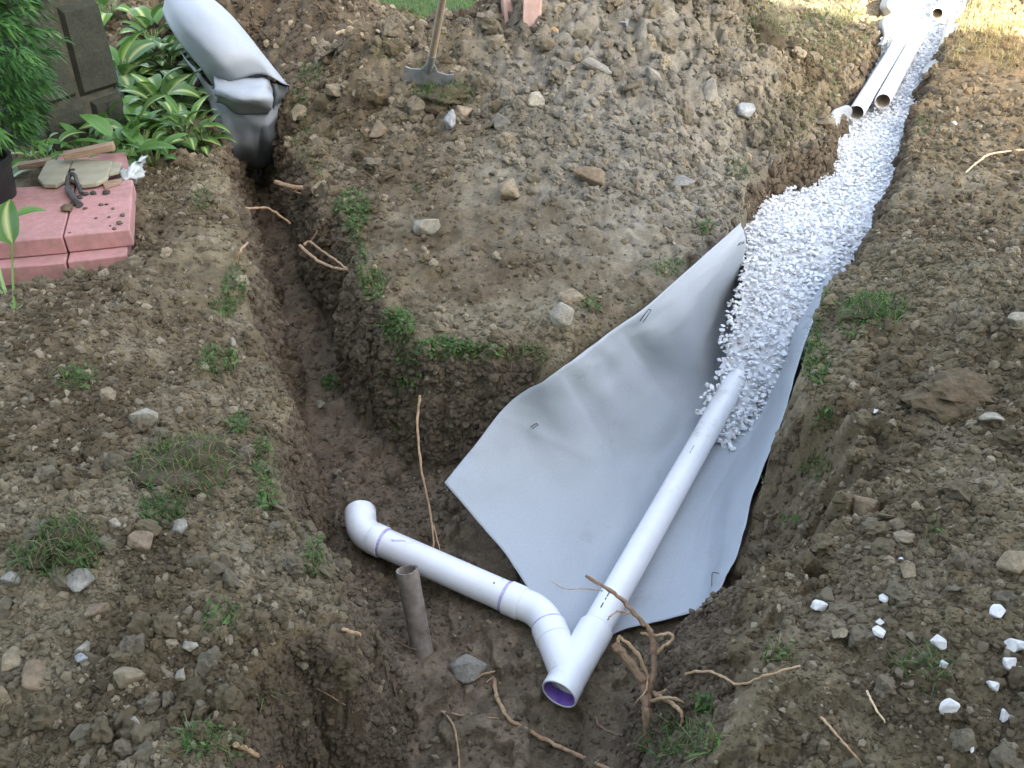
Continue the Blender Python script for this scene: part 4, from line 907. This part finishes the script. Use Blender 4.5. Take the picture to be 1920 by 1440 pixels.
# turf fringe along the trench lips
fr = []
for a in [(660, 400, 35, 40, 260, .05, GREEN, 240), (672, 480, 18, 40, 120, .05, GREEN, 60), (700, 540, 22, 36, 140, .05, MIX, 80), (745, 620, 32, 36, 200, .05, GREEN, 260), (760, 700, 34, 50, 160, .05, GREEN, 300),
          (762, 780, 30, 40, 120, .05, GREEN, 260), (830, 660, 60, 22, 180, .05, GREEN, 240), (900, 668, 50, 16, 140, .045, GREEN, 140), (985, 670, 40, 20, 120, .06, DRY, 30), (440, 540, 24, 40, 160, .05, MIX, 60),
          (420, 580, 24, 20, 100, .05, MIX, 30), (410, 680, 40, 26, 160, .05, MIX, 50), (445, 800, 20, 18, 50, .05, GREEN, 20), (495, 870, 20, 50, 140, .05, MIX, 30), (500, 940, 18, 26, 80, .045, MIX, 30), (590, 1050, 20, 36, 90, .05, MIX, 20),
          (560, 240, 24, 40, 200, .05, MIX, 30), (580, 320, 24, 40, 160, .05, DRY, 40), (560, 190, 18, 16, 60, .05, GREEN, 40), (585, 140, 26, 22, 80, .05, GREEN, 60),
          (1520, 620, 18, 40, 120, .06, GREEN, 60), (1530, 690, 22, 40, 120, .06, GREEN, 90), (1550, 570, 14, 20, 40, .05, GREEN, 10), (1600, 620, 30, 20, 50, .05, GREEN, 10), (1545, 790, 26, 20, 60, .05, MIX, 20), (1530, 880, 30, 20, 90, .05, MIX, 10), (1425, 900, 12, 10, 20, .04, GREEN, 0),
          (1260, 505, 40, 16, 60, .05, GREEN, 40), (1325, 430, 14, 12, 20, .04, GREEN, 50), (1110, 575, 20, 14, 30, .04, MIX, 20), (1385, 320, 30, 22, 90, .05, MIX, 20), (1570, 180, 16, 24, 60, .06, GREEN, 20), (1460, 240, 60, 40, 200, .05, MIX, 10), (1500, 190, 50, 40, 160, .05, DRY, 0),
          (1720, 240, 26, 24, 80, .05, GREEN, 20), (380, 375, 18, 22, 50, .05, GREEN, 30), (130, 710, 30, 20, 60, .045, GREEN, 10), (165, 715, 25, 20, 40, .045, MIX, 10), (400, 1395, 60, 30, 120, .06, MIX, 30), (420, 1160, 30, 22, 60, .05, MIX, 10), (1460, 1230, 30, 20, 50, .05, DRY, 8), (1320, 1330, 20, 20, 20, .04, GREEN, 20),
          (510, 1320, 20, 24, 50, .06, DRY, 4), (620, 720, 20, 14, 40, .03, GREEN, 60), (780, 360, 14, 10, 20, .03, GREEN, 10), (1750, 1000, 20, 20, 14, .05, GREEN, 4), (1480, 980, 16, 10, 24, .05, GREEN, 6), (50, 500, 50, 16, 120, .05, GREEN, 160), (1560, 25, 60, 26, 420, .08, DRY, 0), (1520, 60, 60, 40, 420, .07, MIX, 0), (1600, 60, 40, 40, 300, .07, DRY, 0), (1560, 110, 50, 30, 300, .06, DRY, 0), (1440, 30, 50, 26, 200, .06, MIX, 0), (1850, 40, 70, 50, 800, .13, (0, 0, 0, 0, 2, 6), 0), (1800, 100, 50, 26, 160, .10, (0, 0, 0, 0, 2, 6), 0), (1890, 110, 40, 30, 160, .10, (0, 0, 0, 0, 2, 6), 0)]:
    fr += spot(a[0], a[1], a[2], a[3], int(a[4] * 1.5), a[5] * 1.1, a[6], int(a[7] * 1.8), .0095)
for q in fr[-3:]: q[2][:] = q[2] * np.array([2.1, 2.0, 1.8])          # straw colour brightened to carry the sunlight on it
V, T, C = cat_meshes([q for q in fr if q[1].shape[1] == 4])
o = link('edge_grass', tri_mesh('edge_grass', V, T, M_GRASS, C)); tag(o, 'ragged grass and small weeds along the trench edges', 'grass', kind='stuff')
# the lawn behind, and thin grass at the far right
def lawn():
    n = 60000; x = gr.uniform(-4.6, 3.6, n); y = 6.4 + 4.6 * gr.uniform(0, 1, n) ** 1.2; tf = fieldat(TURF, x, y); m = gr.uniform(0, 1, n) < np.clip(tf * 1.4 - .1, 0, 1) ; m &= (sdist(x, y, GPOLY) < -.1)
    x, y = x[m], y[m]; P = np.stack([x, y, H(x, y) - .004], -1)
    return blades(P, None, .055, .006, .7, pick(gr, len(P), (4, 5, 3, 2, .6, .2)), gr, 1.0)
V, T, C = lawn(); o = link('lawn', tri_mesh('lawn', V, T, M_GRASS, C)); tag(o, 'mown green lawn behind the dirt piles', 'grass', kind='stuff')
# tufts and sods one can point to
def tuft(px, py, rx, ry, n, length, w, leaf, label, sod=0):
    g = hit1(px, py); t = empty('grass_tuft', g); V, T, C = cat_meshes(spot(px, py, rx, ry, n, length, w, leaf, .007, .004))
    if sod:
        Vs, Ts = rough_lump(ico(4), int(px)); k = (g.y * CP - (g.z - HC) * SP) / F
        cc = g + Vector((0, 0, -.01)); s = np.array([rx * k * .9, rx * k * .75, ry * k * .8]); c = np.repeat(np.array([[.085, .066, .042]]), len(Vs), 0); Vs = Vs * s + np.array(cc)
        o = link('sod', tri_mesh('sod', Vs, Ts, M_SOIL, c, True), t); world_inside(t, o)
        top = Vs[Vs[:, 2] > cc.z + .15 * s[2]]; Q = top[gr.randint(0, len(top), int(n * .9))] + gr.normal(0, .004, (int(n * .9), 3))
        V, T, C = cat_meshes([(V, T, C), blades(Q, None, length, .004, .9, pick(gr, len(Q), w), gr, 1.3)])
    o = link('blades', tri_mesh('blades', V, T, M_GRASS, C), t); tag(o, kind='stuff'); world_inside(t, o); tag(t, label, 'grass tuft')
tuft(118, 1040, 75, 50, 420, .07, MIX, 60, 'long matted grass tuft low on the left bank', 1)
tuft(345, 880, 95, 55, 520, .07, (2, 2, 2, 2, 4, 4), 90, 'brownish sod with grass roots beside the left trench', 1)
tuft(305, 960, 45, 28, 160, .06, GREEN, 60, 'green grass sprigs just below the brownish sod')
tuft(1640, 585, 65, 30, 260, .07, GREEN, 60, 'green grass tuft on the right bank by the gravel', 1)
tuft(830, 182, 55, 26, 420, .06, GREEN, 0, 'grassy sod clump in front of the long handled tool', 1)
tuft(1275, 1395, 70, 40, 380, .07, MIX, 60, 'grass tuft at the bottom beside the root stump')
tuft(1430, 70, 40, 40, 260, .07, MIX, 0, 'weedy sod at the far right foot of the dirt pile', 1)
tuft(1720, 1255, 60, 34, 60, .08, MIX, 10, 'sparse grass stalks among the white stones')
tuft(730, 95, 40, 18, 140, .05, GREEN, 40, 'small grass patch left of the tool handle')
tuft(790, 125, 30, 10, 70, .05, GREEN, 20, 'tiny grass patch just behind the tool blade')

# ------------------------------------------------------------------ long handled scraper and a second blade
def build_tool():
    g = hit1(800, 160); gz = g.z; g = unv(803, 142, gz + .075); top = unv(830, 0, gz + .58); d = (top - g).normalized()
    t = empty('scraper', g); tag(t, 'long wooden handled scraper with a wide steel blade stuck in dirt', 'tool')
    n0 = g + d * .13; part('handle', tube([n0, n0 + d * .4, n0 + d * 1.25], [.0205, .0195, .0175], 16), M_HANDLE, t)
    part('socket', tube([g + d * .0, g + d * .10, g + d * .20], [.012, .021, .0235], 16), M_STEEL, t)
    x = (unv(852, 163, gz + .02) - unv(746, 145, gz + .05)).normalized(); nrm = d.cross(x).normalized(); V = []; Fc = []
    prof = [(-.15, .045, -.01), (-.145, .055, -.03), (-.11, .035, -.045), (-.05, .045, -.05), (-.02, .12, -.05), (.02, .12, -.05), (.05, .045, -.05), (.11, .035, -.045), (.145, .055, -.03), (.15, .045, -.01)]
    for s in (-1, 1):
        for u, hi, lo in prof: V.append(g + x * u + d * (hi * .9) + nrm * (s * .003 + .01 * math.cos(u * 9)))
        for u, hi, lo in prof: V.append(g + x * u + d * lo + nrm * (s * .002 - .03))
    m = len(prof)
    for k in range(m - 1): Fc += [(k, k + 1, m + k + 1, m + k), (2 * m + k, 3 * m + k, 3 * m + k + 1, 2 * m + k + 1), (m + k, m + k + 1, 3 * m + k + 1, 3 * m + k), (k, 2 * m + k, 2 * m + k + 1, k + 1)]
    Fc += [(0, m, 3 * m, 2 * m), (m - 1, 3 * m - 1, 4 * m - 1, 2 * m - 1)]
    part('blade', (V, Fc), M_STEEL, t, True, 30)
    h = unv(595, 113, .33); h2 = unv(648, 122, .31); x = (h2 - h).normalized(); y = Vector((-x.y, x.x, -.25)).normalized()
    h.z = max(h.z, float(H(h.x, h.y)) + .03); h2.z = max(h2.z, float(H(h2.x, h2.y)) + .02)
    V = [h, h2, h2 + y * .16, h2.lerp(h, .5) + y * .24, h + y * .16]; V += [v - Vector((0, 0, .006)) for v in V]
    o = part('dark_blade', (V, [(0, 1, 2, 3, 4), (9, 8, 7, 6, 5)] + [(k, 5 + k, 5 + (k + 1) % 5, (k + 1) % 5) for k in range(5)]), M_DARKMETAL, None, False); tag(o, 'flat dark metal blade lying on dirt behind the left trench', 'blade')
build_tool()

# ------------------------------------------------------------------ pinkish fragments at the top edge
def fragment(px, py, label, yaw, seed):
    g = hit1(px, py); r = random.Random(seed); V = []
    outline = [(-.05, -.09), (.048, -.09), (.056, .0), (.06, .10), (.056, .22), (-.052, .22), (-.058, .11), (-.056, .0)]
    for yy, k in ((-.035, .86), (-.02, 1), (.03, 1), (.045, .88)):
        for x, z in outline: V.append(Vector((x * k + r.uniform(-.003, .003), yy - .25 * (z - .1) * -1, (z - .07) * k + .07)))
    n = len(outline); Fc = [tuple(range(n)), tuple(range(3 * n, 4 * n))[::-1]]
    for i in range(3):
        for k in range(n): Fc.append((i * n + k, (i + 1) * n + k, (i + 1) * n + (k + 1) % n, i * n + (k + 1) % n))
    o = link('paver_fragment', sharp(mesh('paver_fragment', V, Fc, M_FRAG), 40), None, g, (0, 0, yaw)); tag(o, label, 'fragment', 'pink fragments on the dirt pile')
M_FRAG = mat_plain('pinkish_fragment', (0.34, 0.22, 0.18), (0.46, 0.31, 0.26), 18, 0.85, 0.4, 0.003)
fragment(957, 30, 'pinkish tapered fragment, left of the two at the top of the pile', .15, 1)
fragment(998, 34, 'pinkish tapered fragment, right of the two at the top of the pile', -.1, 2)

# ------------------------------------------------------------------ pink pavers with the things on them
def quad_prism(name, top, z1, z0, mat, label, cat, group=None, bev=.006):
    c = sum((Vector((p.x, p.y, 0)) for p in top), Vector()) / len(top); V = [Vector((p.x - c.x, p.y - c.y, 0)) for p in top] + [Vector((p.x - c.x, p.y - c.y, z1 - z0)) for p in top]; n = len(top)
    Fc = [tuple(range(n))[::-1], tuple(range(n, 2 * n))] + [(k, (k + 1) % n, n + (k + 1) % n, n + k) for k in range(n)]
    o = link(name, sharp(mesh(name, V, Fc, mat, False), 30), None, (c.x, c.y, z0)); bevel(o, bev); tag(o, label, cat, group); return o
PZ = .16
def U2(z, *pts): return [unv(px, py, z) for px, py in pts]
GP = 'pink concrete pavers'
quad_prism('paver', U2(PZ, (119, 443), (243, 430), (249, 336), (144, 344)), PZ, PZ - .085, M_PINK, 'pink paver, upper right of the stack, with dirt crumbs on it', 'paver', GP)
quad_prism('paver', U2(PZ, (-40, 458), (116, 444), (141, 345), (10, 352)), PZ, PZ - .085, M_PINK, 'pink paver, upper left of the stack under the hosta leaf', 'paver', GP)
quad_prism('paver', U2(PZ - .088, (126, 492), (238, 478), (246, 380), (150, 390)), PZ - .088, PZ - .18, M_PINK, 'pink paver, lower right of the stack, half buried', 'paver', GP)
quad_prism('paver', U2(PZ - .088, (-40, 506), (122, 493), (146, 392), (10, 400)), PZ - .088, PZ - .18, M_PINK, 'pink paver, lower left of the stack above the weeds', 'paver', GP)
quad_prism('paver', U2(PZ - .01, (90, 338), (247, 330), (235, 285), (110, 290)), PZ - .01, PZ - .1, M_PINK, 'pink paver behind the others under the broken flagstone', 'paver', GP)
FZ = PZ + .03
M_FLAG = mat_plain('greenish_flagstone', (.24, .225, .155), (.32, .30, .215), 12, .9, .4, .004)
quad_prism('flagstone', U2(FZ, (70, 333), (80, 345), (104, 346), (120, 336), (137, 298), (88, 300)), FZ, FZ - .022, M_FLAG, 'pale greenish flagstone, left piece on the pink pavers', 'flagstone', None, .004)
quad_prism('flagstone', U2(FZ + .004, (124, 330), (152, 346), (180, 343), (200, 332), (211, 301), (139, 297)), FZ + .004, FZ - .018, M_FLAG, 'pale greenish flagstone, larger right piece on the pink pavers', 'flagstone', None, .004)
quad_prism('flagstone', U2(FZ, (203, 325), (222, 320), (228, 304), (212, 300)), FZ - .002, FZ - .02, M_FLAG, 'small flagstone chip right of the larger piece', 'flagstone', None, .003)
quad_prism('flagstone', U2(FZ - .012, (196, 350), (224, 341), (229, 333), (190, 340)), FZ - .014, FZ - .028, M_BOARD, 'brown sliver of wood in front of the flagstones', 'wood', None, .002)
def board(a, b, w, th, label, mat=M_BOARD):
    d = (b - a).normalized(); y = Vector((-d.y, d.x, 0)).normalized(); z = d.cross(y); L = (b - a).length
    M = Matrix((( d.x, y.x, z.x), (d.y, y.y, z.y), (d.z, y.z, z.z))).to_4x4(); o = link('board', sharp(mesh('board', *box_vf(0, L, -w / 2, w / 2, -th / 2, th / 2), mat, False), 30), None, a); o.rotation_euler = M.to_euler(); bevel(o, .003); tag(o, label, 'board')
board(unv(120, 293, PZ + .07), unv(214, 273, PZ + .10), .06, .035, 'short brown board end between the hostas and the flagstones')
board(unv(36, 312, PZ + .0), unv(95, 302, PZ + .02), .05, .03, 'dark reddish board behind the black pot')
board(unv(195, 24, .1), unv(222, 40, .1), .04, .03, 'short grey stick of timber among the far hostas')
# blackened bracket on the pavers
def bracket():
    p = unv(142, 345, PZ); t = empty('metal_bracket', p); tag(t, 'blackened arched metal bracket lying on the pink pavers', 'metal part')
    arch = [unv(126, 352, PZ + .02), unv(127, 338, PZ + .05), unv(133, 326, PZ + .075), unv(140, 329, PZ + .075), unv(146, 345, PZ + .04), unv(152, 362, PZ + .015)]
    part('arch', tube(spline(arch, 6), .011, 8), M_DARKMETAL, t); part('foot', tube(spline([unv(128, 352, PZ + .02), unv(138, 372, PZ + .02), unv(150, 384, PZ + .015)], 5), .016, 8, True, .2), M_DARKMETAL, t)
    part('tip', tube([unv(130, 324, PZ + .07), unv(131, 318, PZ + .09), unv(140, 318, PZ + .09)], .006, 6), M_DARKMETAL, t)
bracket()
rr = random.Random(9)
for k, (px, py, s) in enumerate([(160, 366, 12), (176, 364, 12), (200, 363, 13), (150, 372, 12), (126, 395, 24), (140, 385, 12), (190, 385, 9), (200, 384, 8), (230, 405, 10), (225, 420, 12), (205, 408, 7), (207, 424, 5), (131, 437, 5), (180, 410, 6), (215, 430, 8), (160, 392, 8), (212, 392, 6)]):
    g = unv(px, py, PZ); kk = (g.y * CP - (g.z - HC) * SP) / F; V, T = lumpy(ICO2, .3, 1.7, 900 + k); s2 = s * kk * .5
    o = link('dirt_crumb', tri_mesh('dirt_crumb', V * np.array([s2, s2 * .9, s2 * .6]), T, M_SOIL, np.repeat(np.array([[.06, .055, .05]] if k < 4 else [[.12, .095, .06]]), len(V), 0), True), None, g + Vector((0, 0, s2 * .4)))
    tag(o, 'small dirt crumb lying on top of the pink pavers' if k not in (4,) else 'largest dirt clod on the joint of the pink pavers', 'dirt', 'dirt crumbs on the pavers' if k != 4 else None)
# plastic film scrap
fs = sheet('plastic_scrap', net([U((222, 330, PZ - .01), (240, 312, PZ + .03), (262, 298, PZ + .02)), U((232, 342, PZ - .02), (250, 322, PZ + .02), (272, 292, PZ - .01)), U((248, 345, PZ - .06), (262, 330, PZ - .03), (276, 305, PZ - .05))], 6, 6), M_FILM, None, .0015, .015, 12, 44)
tag(fs, 'crumpled cloudy plastic scrap at the right end of the pavers', 'plastic')

# ------------------------------------------------------------------ stone pillar, pot, evergreen, hose
def pillar():
    c = unv(135, 262, .0); t = empty('stone_pillar', c, math.radians(-38)); tag(t, 'mossy stone pillar behind the evergreen and the hostas', 'pillar')
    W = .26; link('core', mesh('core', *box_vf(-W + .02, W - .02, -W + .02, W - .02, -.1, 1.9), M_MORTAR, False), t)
    r = random.Random(3); z = -.05; row = 0
    while z < 1.8:
        h = r.uniform(.28, .55)
        for side in range(4):
            x = -W
            while x < W - .03:
                w = min(r.uniform(.22, .52), W - x); dep = r.uniform(.01, .035)
                if W - (x + w) < .08: w = W - x
                g = .008; ang = side * math.pi / 2
                pts = [(x + g, z + g), (x + w - g, z + g + r.uniform(0, .02)), (x + w - g - r.uniform(0, .02), z + h - g), (x + g + r.uniform(0, .02), z + h - g - r.uniform(0, .02))]
                V = []
                for yy in (-W + .03, -W - dep):
                    for a, b in pts:
                        k = .85 if yy < -W else 1; v = Vector(((a - x - w / 2) * k + x + w / 2, yy, (b - z - h / 2) * k + z + h / 2)); v.rotate(Euler((0, 0, ang))); V.append(v)
                Fc = [(7, 6, 5, 4), (0, 1, 2, 3)] + [(k, (k + 1) % 4, 4 + (k + 1) % 4, 4 + k)[::-1] for k in range(4)]
                cc = np.array([(.030, .040, .026), (.05, .052, .036), (.026, .036, .024), (.04, .042, .03)][r.randint(0, 3)])  # near-black greens put the foliage's shade into the mossy stone colour
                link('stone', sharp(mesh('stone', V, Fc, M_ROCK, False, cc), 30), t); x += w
        z += h
pillar()
def hose():
    pts = U((35, 205, .14), (80, 200, .13), (130, 202, .12), (165, 194, .12), (182, 175, .16)); o = part('hose', tube(spline(pts, 8), .014, 10), M_BLACK, None); tag(o, 'black hose running round the foot of the stone pillar', 'hose')
hose()
def pot():
    c = unv(-2, 425, .0); t = empty('plant_pot', c); tag(t, 'black plant pot under the evergreen at the left edge', 'pot')
    part('shell', hollow([(0, .001), (0, .11), (.30, .15), (.33, .155), (.33, .165), (.36, .165), (.36, .150), (.30, .142)], c, c + Vector((0, 0.0001, 1)), 32), M_BLACK, t)
    part('soil', hollow([(.31, .001), (.31, .146)], c, c + Vector((0, 0.0001, 1)), 24), M_SOLE, t); return c
def hollow_z(): pass
PC = pot()
def evergreen(c, label, h=1.7, rad=.42, n=2600, z0=.58, seed=2):
    r = np.random.RandomState(seed); t = empty('evergreen_shrub', c); tag(t, label, 'evergreen')
    part('trunk', tube([c + Vector((0, 0, .3)), c + Vector((.01, .0, .9)), c + Vector((0, .01, h))], [.03, .025, .01], 10), M_ROOTD, t)
    # flat sprays of scale leaves: each a fan of thin strips that droops at its tip
    zz = r.uniform(0, 1, n); a = r.uniform(0, 2 * math.pi, n); R = rad * np.sin(np.pi * np.clip(zz * .72 + .26, 0, 1)) ** .8 * (.45 + .55 * np.sqrt(r.uniform(0, 1, n))) * (1 + .25 * fbm(a * 1.5, zz * 6, 1, 2, 5))
    P = np.stack([R * np.cos(a), R * np.sin(a), z0 - .16 + (h - z0 + .2) * zz], -1) + np.array(c); out = np.stack([np.cos(a), np.sin(a), r.uniform(-.5, .25, n)], -1); out /= np.linalg.norm(out, axis=1)[:, None]
    side = np.cross(out, np.array([0, 0, 1.]) + r.normal(0, .4, (n, 3))); side /= np.linalg.norm(side, axis=1)[:, None]; L = r.uniform(.05, .11, n); V = []; nstrip = 5
    for k in range(nstrip):
        f = (k - 2) * .42; d = out * math.cos(f) + side * math.sin(f); l = L * (1 - .12 * abs(k - 2)); w = side * math.cos(f) - out * math.sin(f); s0 = P + out * (L * .25 * (k % 2))[:, None]
        e = s0 + d * l[:, None] + np.array([0, 0, -1]) * (l * .35)[:, None]; m = s0 + d * (l * .5)[:, None]
        V += [s0 - w * .003, m + w * .0075, e, m - w * .0075]
    V = np.stack(V, 1).reshape(-1, 3); T = (np.array([[4 * k, 4 * k + 1, 4 * k + 2, 4 * k + 3] for k in range(nstrip)])[None] + (np.arange(n) * 4 * nstrip)[:, None, None]).reshape(-1, 4)
    col = np.array([[.035, .10, .022], [.05, .135, .03], [.08, .18, .04]])[r.choice(3, n, p=[.5, .35, .15])] * r.uniform(.8, 1.2, (n, 1))
    o = link('crown', tri_mesh('crown', V, T, M_GRASS, np.repeat(col, 4 * nstrip, 0)), t); world_inside(t, o)
evergreen(Vector((PC.x - .02, PC.y + .02, 0)), 'dark green feathery evergreen shrub at the top left corner')

# ------------------------------------------------------------------ hostas
def leaf_mesh(L, W, bend, fold, stripe, seed, plain=False):
    r = np.random.RandomState(seed); n, m = 9, 7; V = []; C = []
    for i in range(n):
        t = i / (n - 1); w = W * (math.sin(math.pi * min(t ** .75, 1)) ** .8) * (1 if t < .98 else .3) + .0008
        a = bend * t; y = L * (math.sin(a) / bend if abs(bend) > .01 else t); z = L * ((math.cos(a) - 1) / bend if abs(bend) > .01 else 0)
        for k in range(m):
            u = (k - 3) / 3; x = u * w * .5; zz = z + fold * abs(u) * w * .5 + .006 * math.sin(u * 6 + t * 7 + seed) * t
            V.append((x, y, zz)); g = np.array([.085, .185, .04]) * (1 + .15 * math.sin(k * 2.4))
            s = stripe * (1 - t * .35)
            if not plain and abs(u) < s * (.75 + .5 * r.uniform()): g = np.array([.50, .54, .22]) if abs(u) < s * .55 else np.array([.22, .34, .085])
            C.append(g)
    Fc = [(i * m + k, i * m + k + 1, (i + 1) * m + k + 1, (i + 1) * m + k) for i in range(n - 1) for k in range(m - 1)]
    return mesh('leaf', V, Fc, M_LEAF, True, np.array(C))
LEAVES = [leaf_mesh(1, .42, .9, .35, .34, 1), leaf_mesh(1, .48, 1.2, .3, .30, 2), leaf_mesh(1, .38, .6, .45, .44, 3), leaf_mesh(1, .50, 1.5, .25, .26, 4), leaf_mesh(1, .38, 1.0, .35, .1, 5, True), leaf_mesh(1, .30, .8, .4, .1, 6, True)]
def hosta(px, py, z, n, L, label, plain=.2, seed=0, spread=1.0, group='hostas by the stone pillar'):
    r = random.Random(seed); c = unv(px, py, z); c.z = max(float(H(c.x, c.y)), z - .1) if z < .3 else z
    t = empty('hosta_plant', c); tag(t, label, 'plant', group)
    for i in range(n):
        a = i * 2.399 + r.uniform(-.3, .3); k = (i / n) ** .7; el = math.radians(78 - 62 * k * spread); q = r.uniform(.05, .11) + .09 * (1 - k)
        me = LEAVES[4 + r.randint(0, 1)] if r.random() < plain else LEAVES[r.randint(0, 3)]
        d = Vector((math.cos(a) * math.cos(el), math.sin(a) * math.cos(el), math.sin(el))); base = d * q
        o = link('leaf', me, t, base, Euler((el - .25, r.uniform(-.3, .3), a - math.pi / 2), 'XYZ')); s = L * r.uniform(.7, 1.15); o.scale = (s * r.uniform(.85, 1.15), s, s)
    V, Fc = join(*[tube([Vector((0, 0, -.02)), Vector((math.cos(i * 2.399), math.sin(i * 2.399), 1.6)).normalized() * .12], [.005, .004], 5) for i in range(min(n, 12))])
    link('stalks', mesh('stalks', V, Fc, M_LEAF, True, np.array([.14, .22, .06])), t)
hosta(228, 150, .10, 30, .30, 'large variegated hosta right beside the stone pillar', .1, 1)
hosta(300, 205, .08, 34, .27, 'dense variegated hosta spilling toward the fabric roll', .1, 2)
hosta(205, 240, .10, 26, .25, 'green and cream hosta in front of the pillar foot', .4, 3)
hosta(350, 255, .06, 18, .22, 'variegated hosta at the edge of the left trench', .1, 4)
hosta(262, 262, .08, 24, .24, 'mid clump hosta with mostly green leaves', .5, 5)
hosta(232, 292, .10, 12, .22, 'upright plain green hosta behind the board end', 1.0, 6, .7)
hosta(85, 292, .12, 14, .18, 'small variegated hosta between the pot and the pavers', .2, 7)
hosta(290, 95, .12, 20, .26, 'far hosta behind the clump near the roll top', .3, 8)
hosta(215, 60, .14, 16, .26, 'far hosta at the top edge right of the pillar', .3, 9)
hosta(285, 300, .06, 10, .16, 'low green seedling hosta right of the board end', 1.0, 10)
hosta(120, 245, .08, 14, .22, 'shaded hosta at the foot of the pillar under the evergreen', .6, 11)
hosta(350, 190, .08, 22, .22, 'variegated hosta closest to the folded fabric tube', .1, 12)
hosta(318, 130, .10, 22, .25, 'pale striped hosta under the left edge of the fabric roll', .1, 13)
hosta(378, 262, .04, 12, .17, 'lowest variegated hosta leaning over the dark trench end', .15, 14)
hosta(165, 285, .10, 12, .18, 'green hosta just left of the board end', .8, 15)
# the near hosta with one big leaf held over the pavers
def near_hosta():
    c = hit1(28, 585); t = empty('hosta_plant', c); tag(t, 'near hosta with one big upright leaf before the pink pavers', 'plant')
    tip = unv(22, 455, .24)
    def stalk(pts, r0, r1): o = part('stalk', tube(spline(pts, 6), [r0 + (r1 - r0) * i / (6 * (len(pts) - 1)) for i in range(6 * (len(pts) - 1) + 1)], 7), M_LEAF, t); setcol(o.data, np.array([.16, .26, .06]))
    stalk([c, unv(24, 520, .12), tip], .006, .004); stalk([c, unv(8, 545, .08), unv(-20, 500, .14)], .006, .004); stalk([c, unv(0, 570, .05), unv(-30, 550, .08)], .006, .004)
    o = link('leaf', LEAVES[1], t); o.parent = None; o.parent = t; o.location = tip - c + Vector((0, 0, -.01)); o.scale = (.27, .25, .25); o.rotation_euler = Euler((math.radians(68), math.radians(-12), math.radians(8)))
    o = link('leaf', LEAVES[4], t, tip - c + Vector((.03, .05, .10)), Euler((math.radians(25), .3, math.radians(-55)))); o.scale = (.12, .13, .13)
    for pts, w in (([c, unv(70, 548, .09), unv(108, 543, .10), unv(133, 568, .04)], .014), ([c, unv(50, 560, .07), unv(75, 556, .06)], .012), ([c, unv(8, 540, .10), unv(-8, 470, .2)], .013), ([c, unv(12, 560, .08), unv(-20, 520, .12)], .014)):
        S = spline(pts, 8); V = []
        for i, p in enumerate(S):
            k = w * .5 * math.sin(math.pi * min(.12 + .85 * i / (len(S) - 1), .97)); d = (S[min(i + 1, len(S) - 1)] - S[max(i - 1, 0)]).normalized(); s = d.cross(Vector((0, 0, 1))).normalized(); V += [p - s * k, p - Vector((0, 0, .003)), p + s * k]
        Fc = []
        for i in range(len(S) - 1): Fc += [(3 * i, 3 * i + 1, 3 * i + 4, 3 * i + 3), (3 * i + 1, 3 * i + 2, 3 * i + 5, 3 * i + 4)]
        o = link('strap_leaf', mesh('strap_leaf', V, Fc, M_LEAF, True, np.array([.26, .36, .14])), t); world_inside(t, o)
near_hosta()
